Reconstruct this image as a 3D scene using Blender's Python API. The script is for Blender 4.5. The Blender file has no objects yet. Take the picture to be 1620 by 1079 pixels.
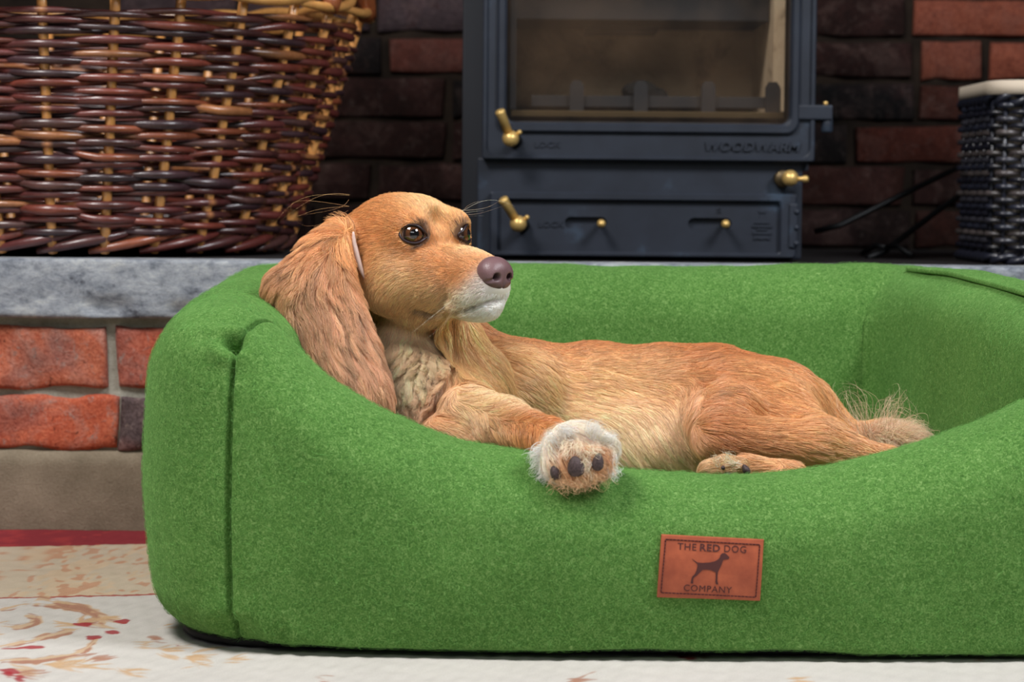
import bpy, bmesh, math, random
import numpy as np
from mathutils import Vector, Matrix, Euler
random.seed(7); rng = np.random.default_rng(7)
scn = bpy.context.scene
COL = scn.collection

# ---------------------------------------------------------------- camera
FPX, CW, CH = 3750.0, 1620.0, 1079.0
CAMZ = 0.404
PITCH, ROLL = math.atan(240.0/FPX), math.radians(0.5)
cam = bpy.data.cameras.new('camera'); camo = bpy.data.objects.new('camera', cam); COL.objects.link(camo)
camo.location = (0, 0, CAMZ)
RM = Matrix.Rotation(math.pi/2-PITCH, 3, 'X') @ Matrix.Rotation(ROLL, 3, 'Z')
camo.rotation_euler = RM.to_euler()
cam.sensor_width = 36.0; cam.lens = FPX/CW*36.0
cam.clip_start = 0.05; cam.clip_end = 50
cam.dof.use_dof = True; cam.dof.focus_distance = 2.24; cam.dof.aperture_fstop = 8.0
scn.camera = camo
RN = np.array(RM)

def W(px, py, d):
    """world point on the camera ray of photo pixel (px,py) at depth y=d"""
    v = RN @ np.array([(px-CW/2)/FPX, -(py-CH/2)/FPX, -1.0])
    return np.array([0, 0, CAMZ]) + v*(d/v[1])
def proj(p):
    q = RN.T @ (np.asarray(p, float)-np.array([0, 0, CAMZ]))
    return CW/2+FPX*q[0]/-q[2], CH/2-FPX*q[1]/-q[2]

# ---------------------------------------------------------------- light
world = bpy.data.worlds.new('world'); scn.world = world; world.use_nodes = True
world.node_tree.nodes['Background'].inputs[0].default_value = (0.80, 0.88, 1.0, 1)
world.node_tree.nodes['Background'].inputs[1].default_value = 0.085
def area(name, loc, target, size, power, color=(1, 1, 1)):
    l = bpy.data.lights.new(name, 'AREA'); l.shape = 'RECTANGLE'; l.size, l.size_y = size; l.energy = power; l.color = color
    o = bpy.data.objects.new(name, l); COL.objects.link(o); o.location = loc
    o.rotation_euler = (Vector(target)-Vector(loc)).to_track_quat('-Z', 'Y').to_euler()
    return o
area('softbox_key', (-0.95, 1.45, 2.15), (0.05, 2.35, 0.2), (0.6, 0.6), 48, (1.0, 0.975, 0.95))
area('softbox_fill', (1.45, 1.35, 2.0), (0.1, 2.35, 0.2), (0.7, 0.7), 48, (0.93, 0.96, 1.0))
area('added_front_fill', (-0.1, -0.9, 2.0), (0.1, 2.6, 0.35), (2.2, 0.7), 14, (0.95, 0.98, 1.0))  # added fill from behind the camera, no window known there
scn.view_settings.view_transform = 'Standard'; scn.view_settings.look = 'None'
scn.view_settings.exposure = 0.0; scn.view_settings.gamma = 1.0
scn.view_settings.use_curve_mapping = False
scn.cycles.max_bounces = 8; scn.cycles.transparent_max_bounces = 12

# ---------------------------------------------------------------- helpers
def lin(c):
    c = np.asarray(c, float)/255.0
    return np.where(c <= 0.04045, c/12.92, ((c+0.055)/1.055)**2.4)
def L4(r, g, b): return tuple(lin((r, g, b)))+(1.0,)
def tag(o, label=None, cat=None, group=None, kind=None):
    if label: o['label'] = label
    if cat: o['category'] = cat
    if group: o['group'] = group
    if kind: o['kind'] = kind
    return o
def empty(name, loc=(0, 0, 0)):
    o = bpy.data.objects.new(name, None); o.empty_display_size = 0.05; COL.objects.link(o); o.location = loc
    return o
def link(name, me, mat=None, parent=None):
    o = bpy.data.objects.new(name, me); COL.objects.link(o)
    if mat and not me.materials: me.materials.append(mat)
    if parent is not None:
        o.parent = parent; o.location = -Vector(world_loc(parent))
    return o
def world_loc(o):
    v = Vector(o.location)
    while o.parent: o = o.parent; v += Vector(o.location)
    return v
def mesh(name, V, F, smooth=True):
    """V (n,3); F array (m,3|4) or list"""
    me = bpy.data.meshes.new(name)
    V = np.asarray(V, np.float32)
    if isinstance(F, np.ndarray):
        k = F.shape[1]; me.vertices.add(len(V)); me.vertices.foreach_set('co', V.ravel())
        me.loops.add(F.size); me.loops.foreach_set('vertex_index', F.astype(np.int32).ravel())
        me.polygons.add(len(F)); me.polygons.foreach_set('loop_start', np.arange(0, F.size, k, dtype=np.int32))
        me.update(calc_edges=True)
    else:
        me.from_pydata([tuple(v) for v in V], [], F)
    me.validate()
    if smooth: me.polygons.foreach_set('use_smooth', np.ones(len(me.polygons), bool))
    me.update()
    return me
def vcol(me, C, name='Col'):
    a = me.color_attributes.new(name, 'FLOAT_COLOR', 'POINT')
    C = np.asarray(C, np.float32)
    if C.shape[1] == 3: C = np.concatenate([C, np.ones((len(C), 1), np.float32)], 1)
    a.data.foreach_set('color', C.ravel())
def bm_mesh(name, bm, smooth=False):
    me = bpy.data.meshes.new(name); bm.normal_update(); bm.to_mesh(me); bm.free()
    if smooth: me.polygons.foreach_set('use_smooth', np.ones(len(me.polygons), bool))
    return me
def add_box(bm, c, s, bevel=0.0, seg=2, rot=None):
    r = bmesh.ops.create_cube(bm, size=1.0); vs = r['verts']
    bmesh.ops.scale(bm, vec=s, verts=vs)
    if bevel > 0:
        es = list({e for v in vs for e in v.link_edges})
        rr = bmesh.ops.bevel(bm, geom=es, offset=bevel, segments=seg, affect='EDGES', profile=0.6)
        vs = list({v for f in rr['faces'] for v in f.verts}|{v for v in vs if v.is_valid})
    if rot is not None: bmesh.ops.rotate(bm, cent=(0, 0, 0), matrix=rot, verts=vs)
    bmesh.ops.translate(bm, vec=c, verts=vs)
    return vs
def boxo(name, x0, x1, y0, y1, z0, z1, mat, parent=None, bevel=0.002, seg=2, smooth=False):
    bm = bmesh.new(); add_box(bm, ((x0+x1)/2, (y0+y1)/2, (z0+z1)/2), (x1-x0, y1-y0, z1-z0), bevel, seg)
    return link(name, bm_mesh(name, bm, smooth), mat, parent)
def tube_arr(P, R, sides=8, closed=False, cap=True, up=None):
    """swept tube -> V,F(list)"""
    P = np.asarray(P, float); n = len(P); R = np.broadcast_to(np.asarray(R, float), (n,))
    if closed: T = np.roll(P, -1, 0)-np.roll(P, 1, 0)
    else: T = np.gradient(P, axis=0)
    T /= np.linalg.norm(T, axis=1)[:, None]+1e-12
    ref = np.array(up if up is not None else (0, 0, 1.0)); A = np.cross(T, ref)
    ln = np.linalg.norm(A, axis=1)
    if (ln < 1e-3).any(): A = np.cross(T, np.array([0.31, 0.9, 0.1])); ln = np.linalg.norm(A, axis=1)
    A /= ln[:, None]; B = np.cross(T, A)
    th = np.linspace(0, 2*np.pi, sides, endpoint=False)
    V = P[:, None]+R[:, None, None]*(np.cos(th)[None, :, None]*A[:, None]+np.sin(th)[None, :, None]*B[:, None])
    V = V.reshape(-1, 3); m = n if closed else n-1
    i = np.arange(m)[:, None]; j = np.arange(sides)[None]
    a = i*sides+j; b = i*sides+(j+1) % sides; c = ((i+1) % n)*sides+(j+1) % sides; d = ((i+1) % n)*sides+j
    F = np.stack([a, d, c, b], -1).reshape(-1, 4)
    if cap and not closed:
        V = np.concatenate([V, P[:1], P[-1:]]); k = len(V)-2
        j = np.arange(sides); e1 = np.stack([np.full(sides, k), j, (j+1) % sides, (j+1) % sides], 1)
        o = (n-1)*sides; e2 = np.stack([np.full(sides, k+1), o+(j+1) % sides, o+j, o+j], 1)
        return V, [tuple(f) for f in F.tolist()]+[tuple(f[:3]) for f in e1.tolist()]+[tuple(f[:3]) for f in e2.tolist()]
    return V, F
def merge(parts):
    Vs, Fs, o = [], [], 0
    for V, F in parts:
        Vs.append(np.asarray(V)); Fs += [tuple(int(i)+o for i in f) for f in (F.tolist() if isinstance(F, np.ndarray) else F)]; o += len(V)
    return np.concatenate(Vs), Fs
def tubeo(name, P, R, mat, parent=None, sides=8, closed=False):
    V, F = tube_arr(P, R, sides, closed)
    return link(name, mesh(name, V, F), mat, parent)
def lathe_arr(prof, axis_o, axis_d, sides=20):
    """prof list of (r, h) along the axis"""
    d = np.asarray(axis_d, float); d /= np.linalg.norm(d); a = np.cross(d, (0.2, 0.3, 0.93)); a /= np.linalg.norm(a); b = np.cross(d, a)
    th = np.linspace(0, 2*np.pi, sides, endpoint=False); V = []
    for r, h in prof: V.append(np.asarray(axis_o)+d*h+r*(np.cos(th)[:, None]*a+np.sin(th)[:, None]*b))
    V = np.concatenate(V); F = []
    for i in range(len(prof)-1):
        for j in range(sides):
            F.append((i*sides+j, i*sides+(j+1) % sides, (i+1)*sides+(j+1) % sides, (i+1)*sides+j))
    F.append(tuple(range(sides))[::-1]); F.append(tuple((len(prof)-1)*sides+j for j in range(sides)))
    return V, F
def noise3(P, scale, seed=0, octaves=3):
    """cheap smooth value noise via sums of sines"""
    r = np.random.default_rng(seed); P = np.asarray(P, float); out = np.zeros(len(P)); amp = 1.0; tot = 0
    for o in range(octaves):
        for _ in range(6):
            k = r.normal(size=3); k *= scale*(2**o)/np.linalg.norm(k)*r.uniform(0.6, 1.4); out += amp*np.sin(P @ k+r.uniform(0, 6.28))
        tot += amp*2.45; amp *= 0.5
    return out/tot

# ---------------------------------------------------------------- materials
class M:
    def __init__(s, name, color=(0.5, 0.5, 0.5, 1), rough=0.6, metal=0.0, spec=0.5, **kw):
        s.m = bpy.data.materials.new(name); s.m.use_nodes = True; s.nt = s.m.node_tree; s.N = s.nt.nodes; s.L = s.nt.links
        s.b = s.N['Principled BSDF']; s.b.inputs['Base Color'].default_value = color
        s.b.inputs['Roughness'].default_value = rough; s.b.inputs['Metallic'].default_value = metal
        s.b.inputs['Specular IOR Level'].default_value = spec
        for k, v in kw.items(): s.b.inputs[k].default_value = v
    def n(s, t, **kw):
        x = s.N.new(t)
        for k, v in kw.items():
            if k.startswith('i_'):
                x.inputs[k[2:].replace('_', ' ')].default_value = v
            else: setattr(x, k, v)
        return x
    def coord(s, scale=(1, 1, 1), kind='Object', rot=(0, 0, 0)):
        t = s.n('ShaderNodeTexCoord'); mp = s.n('ShaderNodeMapping'); mp.inputs['Scale'].default_value = scale; mp.inputs['Rotation'].default_value = rot
        s.L.new(t.outputs[kind], mp.inputs[0]); return mp.outputs[0]
    def noise(s, scale, detail=3, rough=0.55, vec=None, dist=0.0):
        x = s.n('ShaderNodeTexNoise'); x.inputs['Scale'].default_value = scale; x.inputs['Detail'].default_value = detail
        x.inputs['Roughness'].default_value = rough; x.inputs['Distortion'].default_value = dist
        s.L.new(vec if vec is not None else s.coord(), x.inputs['Vector']); return x.outputs['Fac']
    def ramp(s, fac, stops):
        x = s.n('ShaderNodeValToRGB'); r = x.color_ramp
        while len(r.elements) < len(stops): r.elements.new(0.5)
        for e, (p, c) in zip(r.elements, stops): e.position = p; e.color = c if len(c) == 4 else tuple(c)+(1,)
        s.L.new(fac, x.inputs[0]); return x.outputs[0]
    def mix(s, a, b, fac, mode='MIX'):
        x = s.n('ShaderNodeMix'); x.data_type = 'RGBA'; x.blend_type = mode; x.clamp_factor = True
        for sock, v in ((x.inputs[6], a), (x.inputs[7], b), (x.inputs[0], fac)):
            if hasattr(v, 'links') or hasattr(v, 'is_linked'): s.L.new(v, sock)
            else: sock.default_value = v
        return x.outputs[2]
    def col(s, sock): s.L.new(sock, s.b.inputs['Base Color'])
    def bump(s, h, strength=0.3, dist=0.001):
        x = s.n('ShaderNodeBump'); x.inputs['Strength'].default_value = strength; x.inputs['Distance'].default_value = dist
        s.L.new(h, x.inputs['Height']); s.L.new(x.outputs[0], s.b.inputs['Normal'])
    def attr(s, name='Col'):
        x = s.n('ShaderNodeAttribute'); x.attribute_name = name; return x.outputs['Color']
g1 = lambda v: (v, v, v, 1)

def felt():
    m = M('green_wool_felt', rough=0.95, spec=0.15)
    a = m.noise(330, 5, 0.72, dist=1.6); b = m.noise(9, 3, 0.6); c = m.noise(1500, 2, 0.6)
    base = m.ramp(a, [(0.30, L4(52, 89, 36)), (0.5, L4(81, 124, 55)), (0.70, L4(136, 170, 100))])
    base = m.mix(base, m.ramp(b, [(0.35, g1(0.40)), (0.65, g1(0.60))]), 0.55, 'SOFT_LIGHT')
    m.col(base); m.bump(m.mix(m.ramp(a, [(0, g1(0)), (1, g1(1))]), m.ramp(c, [(0, g1(0)), (1, g1(1))]), 0.4), 0.55, 0.0012)
    m.b.inputs['Sheen Weight'].default_value = 0.35; m.b.inputs['Sheen Roughness'].default_value = 0.5
    m.b.inputs['Sheen Tint'].default_value = L4(150, 210, 120)
    return m.m
FELT = felt()
BLACKCLOTH = M('black_base_cloth', L4(16, 15, 20), 0.7).m
def leather():
    m = M('tan_leather', rough=0.5, spec=0.4)
    a = m.noise(60, 4, 0.6); b = m.noise(1400, 3)
    m.col(m.ramp(a, [(0.3, L4(150, 72, 48)), (0.7, L4(182, 94, 62))])); m.bump(b, 0.3, 0.0004); return m.m
LEATHER = leather()
STAMP = M('burnt_stamp', L4(78, 34, 30), 0.7).m
THREAD = M('dark_red_thread', L4(70, 18, 18), 0.8).m
def brickmat(name='old_brick', kb=0.5):
    m = M(name, rough=0.9, spec=0.2)
    oi = m.n('ShaderNodeObjectInfo')
    v = m.coord(); 
    add = m.n('ShaderNodeVectorMath', operation='ADD'); m.L.new(v, add.inputs[0])
    sc = m.n('ShaderNodeVectorMath', operation='SCALE'); m.L.new(oi.outputs['Location'], sc.inputs[0]); sc.inputs['Scale'].default_value = 7.3; m.L.new(sc.outputs[0], add.inputs[1])
    a = m.noise(38, 5, 0.65, vec=add.outputs[0], dist=0.4); b = m.noise(260, 4, 0.7, vec=add.outputs[0]); c = m.noise(18, 4, 0.6, vec=add.outputs[0], dist=1.0)
    c1 = m.mix(oi.outputs['Color'], m.ramp(a, [(0.3, g1(0.28)), (0.55, g1(0.5)), (0.75, g1(0.72))]), 0.75, 'SOFT_LIGHT')
    c2 = m.mix(c1, L4(170, 140, 130), m.ramp(c, [(0.50, g1(0)), (0.68, g1(kb))]))
    e = m.noise(9, 3, 0.5, vec=add.outputs[0], dist=0.5); c2 = m.mix(c2, m.mix(c2, L4(128, 88, 84), 0.7 if kb > 0.3 else 0.1), m.ramp(e, [(0.5, g1(0)), (0.62, g1(0.8))]))
    d = m.noise(75, 6, 0.75, vec=add.outputs[0], dist=0.8)
    c2 = m.mix(c2, m.mix(c2, L4(150, 132, 124), 0.75 if kb > 0.3 else 0.12), m.ramp(d, [(0.56, g1(0)), (0.66, g1(1))])); c2 = m.mix(c2, m.mix(c2, L4(60, 34, 30), 0.8), m.ramp(d, [(0.33, g1(1)), (0.40, g1(0))]))
    c3 = m.mix(c2, m.ramp(b, [(0.35, g1(0.2)), (0.6, g1(0.6))]), 0.8, 'SOFT_LIGHT')
    m.L.new(c3, m.b.inputs['Base Color'])
    m.bump(m.mix(m.mix(a, b, 0.45), d, 0.4), 1.0, 0.006); return m.m
BRICK = brickmat(); SOOTSHADEBRICK = brickmat('soot_and_shade_brick', 0.08)
def mortarmat(name, c0, c1, sc=30):
    m = M(name, rough=0.95, spec=0.1)
    a = m.noise(sc, 6, 0.65); b = m.noise(400, 4, 0.7)
    m.col(m.mix(m.ramp(a, [(0.3, c0), (0.7, c1)]), m.ramp(b, [(0.3, g1(0.35)), (0.7, g1(0.6))]), 0.7, 'SOFT_LIGHT')); m.bump(m.mix(a, b, 0.5), 0.8, 0.004); return m.m
MORTAR = mortarmat('grey_lime_mortar', L4(140, 136, 124), L4(176, 172, 160))
SOOTMORTAR = mortarmat('sooty_mortar', L4(20, 17, 15), L4(52, 42, 35), 8)
PLINTH = mortarmat('rendered_plinth', L4(128, 116, 98), L4(160, 146, 126), 14)
def slabmat():
    m = M('grey_slate_slab', rough=0.75, spec=0.3)
    v = m.coord((1, 1, 1.8)); a = m.noise(19, 9, 0.76, vec=v, dist=0.25); b = m.noise(70, 6, 0.72, vec=v); c = m.noise(500, 3, 0.6)
    base = m.ramp(a, [(0.32, L4(72, 74, 82)), (0.41, L4(118, 123, 132)), (0.53, L4(152, 156, 162)), (0.7, L4(192, 192, 188))])
    base = m.mix(base, m.ramp(b, [(0.3, g1(0.18)), (0.48, g1(0.5)), (0.75, g1(0.68))]), 0.8, 'SOFT_LIGHT')
    spot = m.noise(26, 2, 0.5); base = m.mix(base, L4(150, 118, 92), m.ramp(spot, [(0.74, g1(0)), (0.79, g1(0.8))]))
    m.col(base); m.bump(m.mix(b, c, 0.4), 0.7, 0.003); return m.m
SLAB = slabmat()
def iron():
    m = M('blue_black_cast_iron', rough=0.55, spec=0.4)
    a = m.noise(14, 4, 0.6); b = m.noise(700, 3)
    m.col(m.ramp(a, [(0.35, L4(27, 32, 43)), (0.6, L4(34, 40, 52)), (0.80, L4(58, 74, 92))])); m.bump(b, 0.25, 0.0006); return m.m
IRON = iron()
IRONDK = M('dark_cast_iron', L4(24, 27, 36), 0.6).m
BRASS = M('polished_brass', L4(222, 184, 112), 0.38, 0.5).m
BRONZE = M('dark_bronze', L4(92, 78, 56), 0.45, 0.8).m
BLACKM = M('black_steel', L4(14, 14, 16), 0.5, 0.2).m
def firebrick():
    m = M('vermiculite_board', rough=0.95)
    a = m.noise(9, 5, 0.6, dist=0.5); b = m.noise(200, 3)
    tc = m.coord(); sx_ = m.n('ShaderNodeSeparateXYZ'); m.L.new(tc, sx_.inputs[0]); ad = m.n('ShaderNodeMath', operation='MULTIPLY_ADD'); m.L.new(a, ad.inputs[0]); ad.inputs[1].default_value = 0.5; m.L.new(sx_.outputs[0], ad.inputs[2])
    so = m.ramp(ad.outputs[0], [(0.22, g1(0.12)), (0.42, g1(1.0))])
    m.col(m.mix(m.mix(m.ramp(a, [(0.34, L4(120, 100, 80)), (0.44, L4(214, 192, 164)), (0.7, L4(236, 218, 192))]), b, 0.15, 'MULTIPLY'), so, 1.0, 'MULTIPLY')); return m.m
FIREB = firebrick()
def glassm():
    m = M('stove_glass'); N, L = m.N, m.L
    out = N['Material Output']; tr = N.new('ShaderNodeBsdfTransparent'); tr.inputs[0].default_value = (0.95, 0.93, 0.90, 1)
    gl = N.new('ShaderNodeBsdfGlossy'); gl.inputs['Roughness'].default_value = 0.12
    df = N.new('ShaderNodeBsdfDiffuse'); df.inputs[0].default_value = L4(150, 120, 92)
    mx = N.new('ShaderNodeMixShader'); L.new(m.ramp(m.noise(7, 4, 0.6), [(0.35, g1(0.01)), (0.8, g1(0.10))]), mx.inputs[0]); L.new(tr.outputs[0], mx.inputs[1]); L.new(df.outputs[0], mx.inputs[2])
    m2 = N.new('ShaderNodeMixShader'); m2.inputs[0].default_value = 0.05; L.new(mx.outputs[0], m2.inputs[1]); L.new(gl.outputs[0], m2.inputs[2])
    L.new(m2.outputs[0], out.inputs[0]); return m.m
GLASS = glassm()
def willow():
    m = M('brown_willow', rough=0.34, spec=0.6)
    v = m.coord(); b = m.noise(140, 4, 0.7, vec=v)
    m.col(m.mix(m.attr(), m.ramp(b, [(0.3, g1(0.3)), (0.7, g1(0.66))]), 0.7, 'SOFT_LIGHT')); m.bump(b, 0.35, 0.0012)
    m.b.inputs['Coat Weight'].default_value = 0.4; m.b.inputs['Coat Roughness'].default_value = 0.18; return m.m
WILLOW = willow()
def rugmat():
    m = M('woven_rug', rough=0.98, spec=0.05)
    b = m.noise(700, 3, 0.7); a = m.noise(30, 4, 0.6)
    m.col(m.mix(m.attr(), m.ramp(b, [(0.3, g1(0.36)), (0.7, g1(0.6))]), 0.6, 'SOFT_LIGHT')); m.bump(b, 0.5, 0.0012); return m.m
RUG = rugmat()

# ================================================================ SETTING
YW = 2.78                                   # front of the hearth
# floor under the rug
fl = boxo('floor', -2.2, 2.2, -0.2, 2.9, -0.05, -0.006, M('floor_boards', L4(110, 84, 62), 0.6).m, bevel=0); tag(fl, 'floor beneath the pale patterned rug', kind='structure')

def brick_mesh(name, L, D, H, seed, nx=14, nz=6, amp=0.0022, rad=0.004):
    """rounded rough brick: front face (towards -y) displaced"""
    bm = bmesh.new(); add_box(bm, (0, 0, 0), (L, D, H), rad, 2)
    me = bm_mesh(name, bm, True); return me
def rough_brick(name, L, D, H, seed, nx=22, nz=9, amp=0.002, rad=0.006):
    amp *= 1.5
    xs = np.concatenate([[-1, -0.985], np.linspace(-0.95, 0.95, nx), [0.985, 1]])*L/2
    zs = np.concatenate([[-1, -0.95], np.linspace(-0.86, 0.86, nz), [0.95, 1]])*H/2
    X, Z = np.meshgrid(xs, zs, indexing='ij'); V = np.stack([X.ravel(), np.zeros(X.size), Z.ravel()], 1)
    ed = np.minimum(L/2-np.abs(V[:, 0]), H/2-np.abs(V[:, 2])); ed = np.minimum(ed/rad, 1)
    nn = noise3(V+seed*3.1, 90, seed, 3); n2 = noise3(V+seed*7.7, 30, seed+5, 2)
    V[:, 1] = -D/2+rad*(1-np.sqrt(np.clip(1-(1-ed)**2, 0, 1)))+amp*nn*1.2
    sh = np.minimum(1, ed+0.2); V[:, 0] += 0.004*n2*(1-ed); V[:, 2] += 0.0034*noise3(V+seed, 80, seed+9, 3)*(1-ed); V[:, 1] += (1-ed)*0.003*np.clip(noise3(V+seed, 120, seed+3, 2), 0, 1)
    nX, nZ = len(xs), len(zs); i, j = np.meshgrid(np.arange(nX-1), np.arange(nZ-1), indexing='ij')
    a = (i*nZ+j).ravel(); F = [tuple(f) for f in np.stack([a, a+nZ, a+nZ+1, a+1], 1).tolist()]
    # skirt to the back
    loop = [i*nZ for i in range(nX)]+[(nX-1)*nZ+j for j in range(1, nZ)]+[i*nZ+nZ-1 for i in range(nX-2, -1, -1)]+[j for j in range(nZ-2, 0, -1)]
    o = len(V); B = V[loop].copy(); B[:, 1] = D/2; V = np.concatenate([V, B]); n = len(loop)
    for k in range(n): F.append((loop[(k+1) % n], loop[k], o+k, o+(k+1) % n))
    F.append(tuple(o+k for k in range(n)))
    return mesh(name, V, F)

# ---- brick hearth riser
hearth = empty('brick_hearth', (0, 2.95, 0)); tag(hearth, 'low brick hearth front with two courses of worn orange bricks above a rendered plinth', 'hearth')
Z_pl = float(W(100, 712, YW)[2]); Z_c1b, Z_c1t = Z_pl+0.0, float(W(100, 627, YW)[2])
Z_c2b, Z_c2t = float(W(100, 613, YW)[2]), float(W(100, 516, YW)[2]); Z_sb = float(W(100, 500, YW)[2]); Z_st = float(W(100, 409, YW)[2])
core = boxo('mortar_core', -1.5, 1.7, YW+0.006, 3.868, 0, Z_sb-0.0005, MORTAR, hearth, 0)
def plinth():
    xs = np.linspace(-1.5, 1.7, 321); zs = np.linspace(-0.006, Z_pl+0.004, 14); X, Z = np.meshgrid(xs, zs, indexing='ij')
    V = np.stack([X.ravel(), np.full(X.size, YW), Z.ravel()], 1); t = (Z.ravel()/Z_pl)
    V[:, 1] += -0.004+0.0025*noise3(V, 22, 3)+np.where(t > 0.93, 0.012*(t-0.93)/0.07, 0); V[:, 2] += np.where(t > 0.95, 0.004*noise3(V, 35, 8), 0)
    nZ = len(zs); i, j = np.meshgrid(np.arange(len(xs)-1), np.arange(nZ-1), indexing='ij'); a = (i*nZ+j).ravel()
    return mesh('plinth', V, np.stack([a, a+nZ, a+nZ+1, a+1], 1))
link('plinth', plinth(), PLINTH, hearth)
def lay(z0, z1, joints, cols, y, parent, depth=0.08, base=0):
    for k in range(len(joints)-1):
        x0, x1 = joints[k][1], joints[k+1][0]; L = x1-x0; H = z1-z0
        me = rough_brick('brick', L, depth, H, base+k); o = bpy.data.objects.new('brick', me); COL.objects.link(o); me.materials.append(BRICK)
        o.parent = parent; o.location = Vector(((x0+x1)/2, y+depth/2, (z0+z1)/2))-Vector(parent.location); o.color = cols[k % len(cols)]
px2x = lambda px, d=YW: float(W(px, 560, d)[0])
OR1, OR2, OR3, PUR = L4(186, 106, 80), L4(192, 100, 72), L4(172, 104, 86), L4(98, 82, 82)
g = 0.010; bl = 0.222
js = [(px2x(168), px2x(190))]
for k in range(9): js.append((js[-1][1]+bl, js[-1][1]+bl+g))
for k in range(4): js.insert(0, (js[0][0]-bl-g, js[0][0]-bl))
lay(Z_c2b, Z_c2t, js, [OR1, OR3, OR1, OR1, OR2, OR3, OR2, OR1], YW-0.003, hearth, base=10)
x0 = px2x(190); js = [(x0, x0+0.0012), (x0+0.075, x0+0.085)]
for k in range(8): js.append((js[-1][1]+bl, js[-1][1]+bl+g))
for k in range(4): js.insert(0, (js[0][0]-bl-g, js[0][0]-bl))
lay(Z_c1b+0.002, Z_c1t, js, [OR1, OR3, OR2, OR2, PUR, OR3, OR1, PUR], YW-0.002, hearth, base=40)

# ---- hearth slab
def slab():
    xs = np.linspace(-1.5, 1.7, 641); prof = []
    r = 0.006; H = Z_st-Z_sb
    for a in np.linspace(0, 1, 5): prof.append((r*(1-math.sin(a*math.pi/2)), Z_sb+r*(1-math.cos(a*math.pi/2)) if a < 1 else Z_sb+r))
    for z in np.linspace(Z_sb+r, Z_st-0.004, 14)[1:]: prof.append((0, z))
    for a in np.linspace(0, 1, 4)[1:]: prof.append((0.004*(1-math.cos(a*math.pi/2)), Z_st-0.004+0.004*math.sin(a*math.pi/2)))
    for y in (0.02, 0.045, 0.075): prof.append((y, Z_st))
    prof.insert(0, (0.05, Z_sb)); prof = np.array(prof); n = len(prof)
    X = np.repeat(xs, n); P = np.tile(prof, (len(xs), 1)); V = np.stack([X, YW-0.018+P[:, 0], P[:, 1]], 1)
    front = np.clip(1-P[:, 0]/0.03, 0, 1); N1 = noise3(V, 25, 21, 4); N2 = noise3(V, 60, 22, 2)
    V[:, 1] += front*0.004*N1
    low = np.clip((Z_sb+0.028-V[:, 2])/0.028, 0, 1)*front; chip = np.clip(N2-0.25, 0, 1)
    V[:, 1] += low*chip*0.016; V[:, 2] += low*0.004*noise3(V, 14, 33, 2)
    i, j = np.meshgrid(np.arange(len(xs)-1), np.arange(n-1), indexing='ij'); a = (i*n+j).ravel()
    return mesh('hearth_slab', V, np.stack([a, a+n, a+n+1, a+1], 1))
sl = link('hearth_slab', slab(), SLAB); tag(sl, 'long weathered grey stone slab topping the brick hearth', 'stone slab')

ZF = float(W(1020, 413, 3.12)[2])
SOOTB = M('soot_black_stone', L4(34, 31, 31), 0.85, 0, 0.2).m
boxo('raised_hearth_bed', -1.5, -0.115, YW+0.057, 3.868, Z_sb-0.01, Z_st-0.0002, SOOTB, hearth, 0)
boxo('sooty_hearth_bed', -0.115, 1.7, YW+0.057, 3.868, Z_sb-0.01, ZF, SOOTB, hearth, 0)
# ---- fireplace back wall and jambs
YB = 3.88
wall = boxo('wall_back', -1.5, 1.7, YB+0.006, YB+0.1, Z_sb, 1.5, SOOTMORTAR, None, 0); tag(wall, 'sooty brick back of the fireplace opening, with light and shade painted into the bricks', kind='structure')
BRV = []
for s in range(4):
    V_ = rough_brick('brick', 0.205, 0.05, 0.060, 100+s, nx=5, nz=3, amp=0.0022, rad=0.006); V_.materials.append(SOOTSHADEBRICK); BRV.append(V_)
SOOT_SHADE = [L4(30, 18, 16), L4(38, 20, 17), L4(20, 15, 15), L4(46, 24, 19), L4(15, 13, 14)]  # soot tones, darkened further to paint in the light falloff
def lay_bricks(wallo, origin, ux, length, z0, z1, nrm_rot, colf, shrink=0.94):
    z = z0; r = 0
    while z+0.06 < z1:
        x = -random.uniform(0.02, 0.05) if r % 2 else -0.13
        while x < length:
            half = random.random() < 0.22; w = 0.098 if half else 0.205
            o = bpy.data.objects.new('brick', random.choice(BRV)); COL.objects.link(o); o.parent = wallo
            c = Vector(origin)+Vector(ux)*(x+w/2)+Vector((0, 0, z+0.03))
            o.location = c-Vector(wallo.location); o.rotation_euler = (0, random.uniform(-0.012, 0.012), nrm_rot); o.scale = (w/0.205*0.985, 1, random.uniform(0.93, 1.04))
            o.color = colf(c); x += w+random.uniform(0.009, 0.014)
        z += 0.0685; r += 1
def colb(c):  # soot plus painted light: upper right bricks coloured as lit, others as shaded
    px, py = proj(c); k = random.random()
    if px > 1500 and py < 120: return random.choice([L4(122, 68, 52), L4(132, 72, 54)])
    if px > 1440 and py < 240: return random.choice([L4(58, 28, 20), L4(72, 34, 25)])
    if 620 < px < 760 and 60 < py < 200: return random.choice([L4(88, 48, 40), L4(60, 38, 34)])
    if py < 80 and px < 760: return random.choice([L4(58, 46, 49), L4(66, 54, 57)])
    if px > 1280: return random.choice(SOOT_SHADE+[L4(52, 27, 21)])
    return random.choice(SOOT_SHADE[:3]+SOOT_SHADE[4:])
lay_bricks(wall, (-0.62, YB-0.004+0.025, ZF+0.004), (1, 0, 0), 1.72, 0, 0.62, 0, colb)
wl = boxo('wall_left', -1.5, -1.18, 3.0, YB+0.05, Z_st, 1.5, SOOTMORTAR, None, 0); tag(wl, 'left jamb of the brick fireplace', kind='structure')
wr = boxo('wall_right', 1.22, 1.7, 3.3, YB+0.05, ZF, 1.5, SOOTMORTAR, None, 0); tag(wr, 'right jamb of the brick fireplace', kind='structure')
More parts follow.
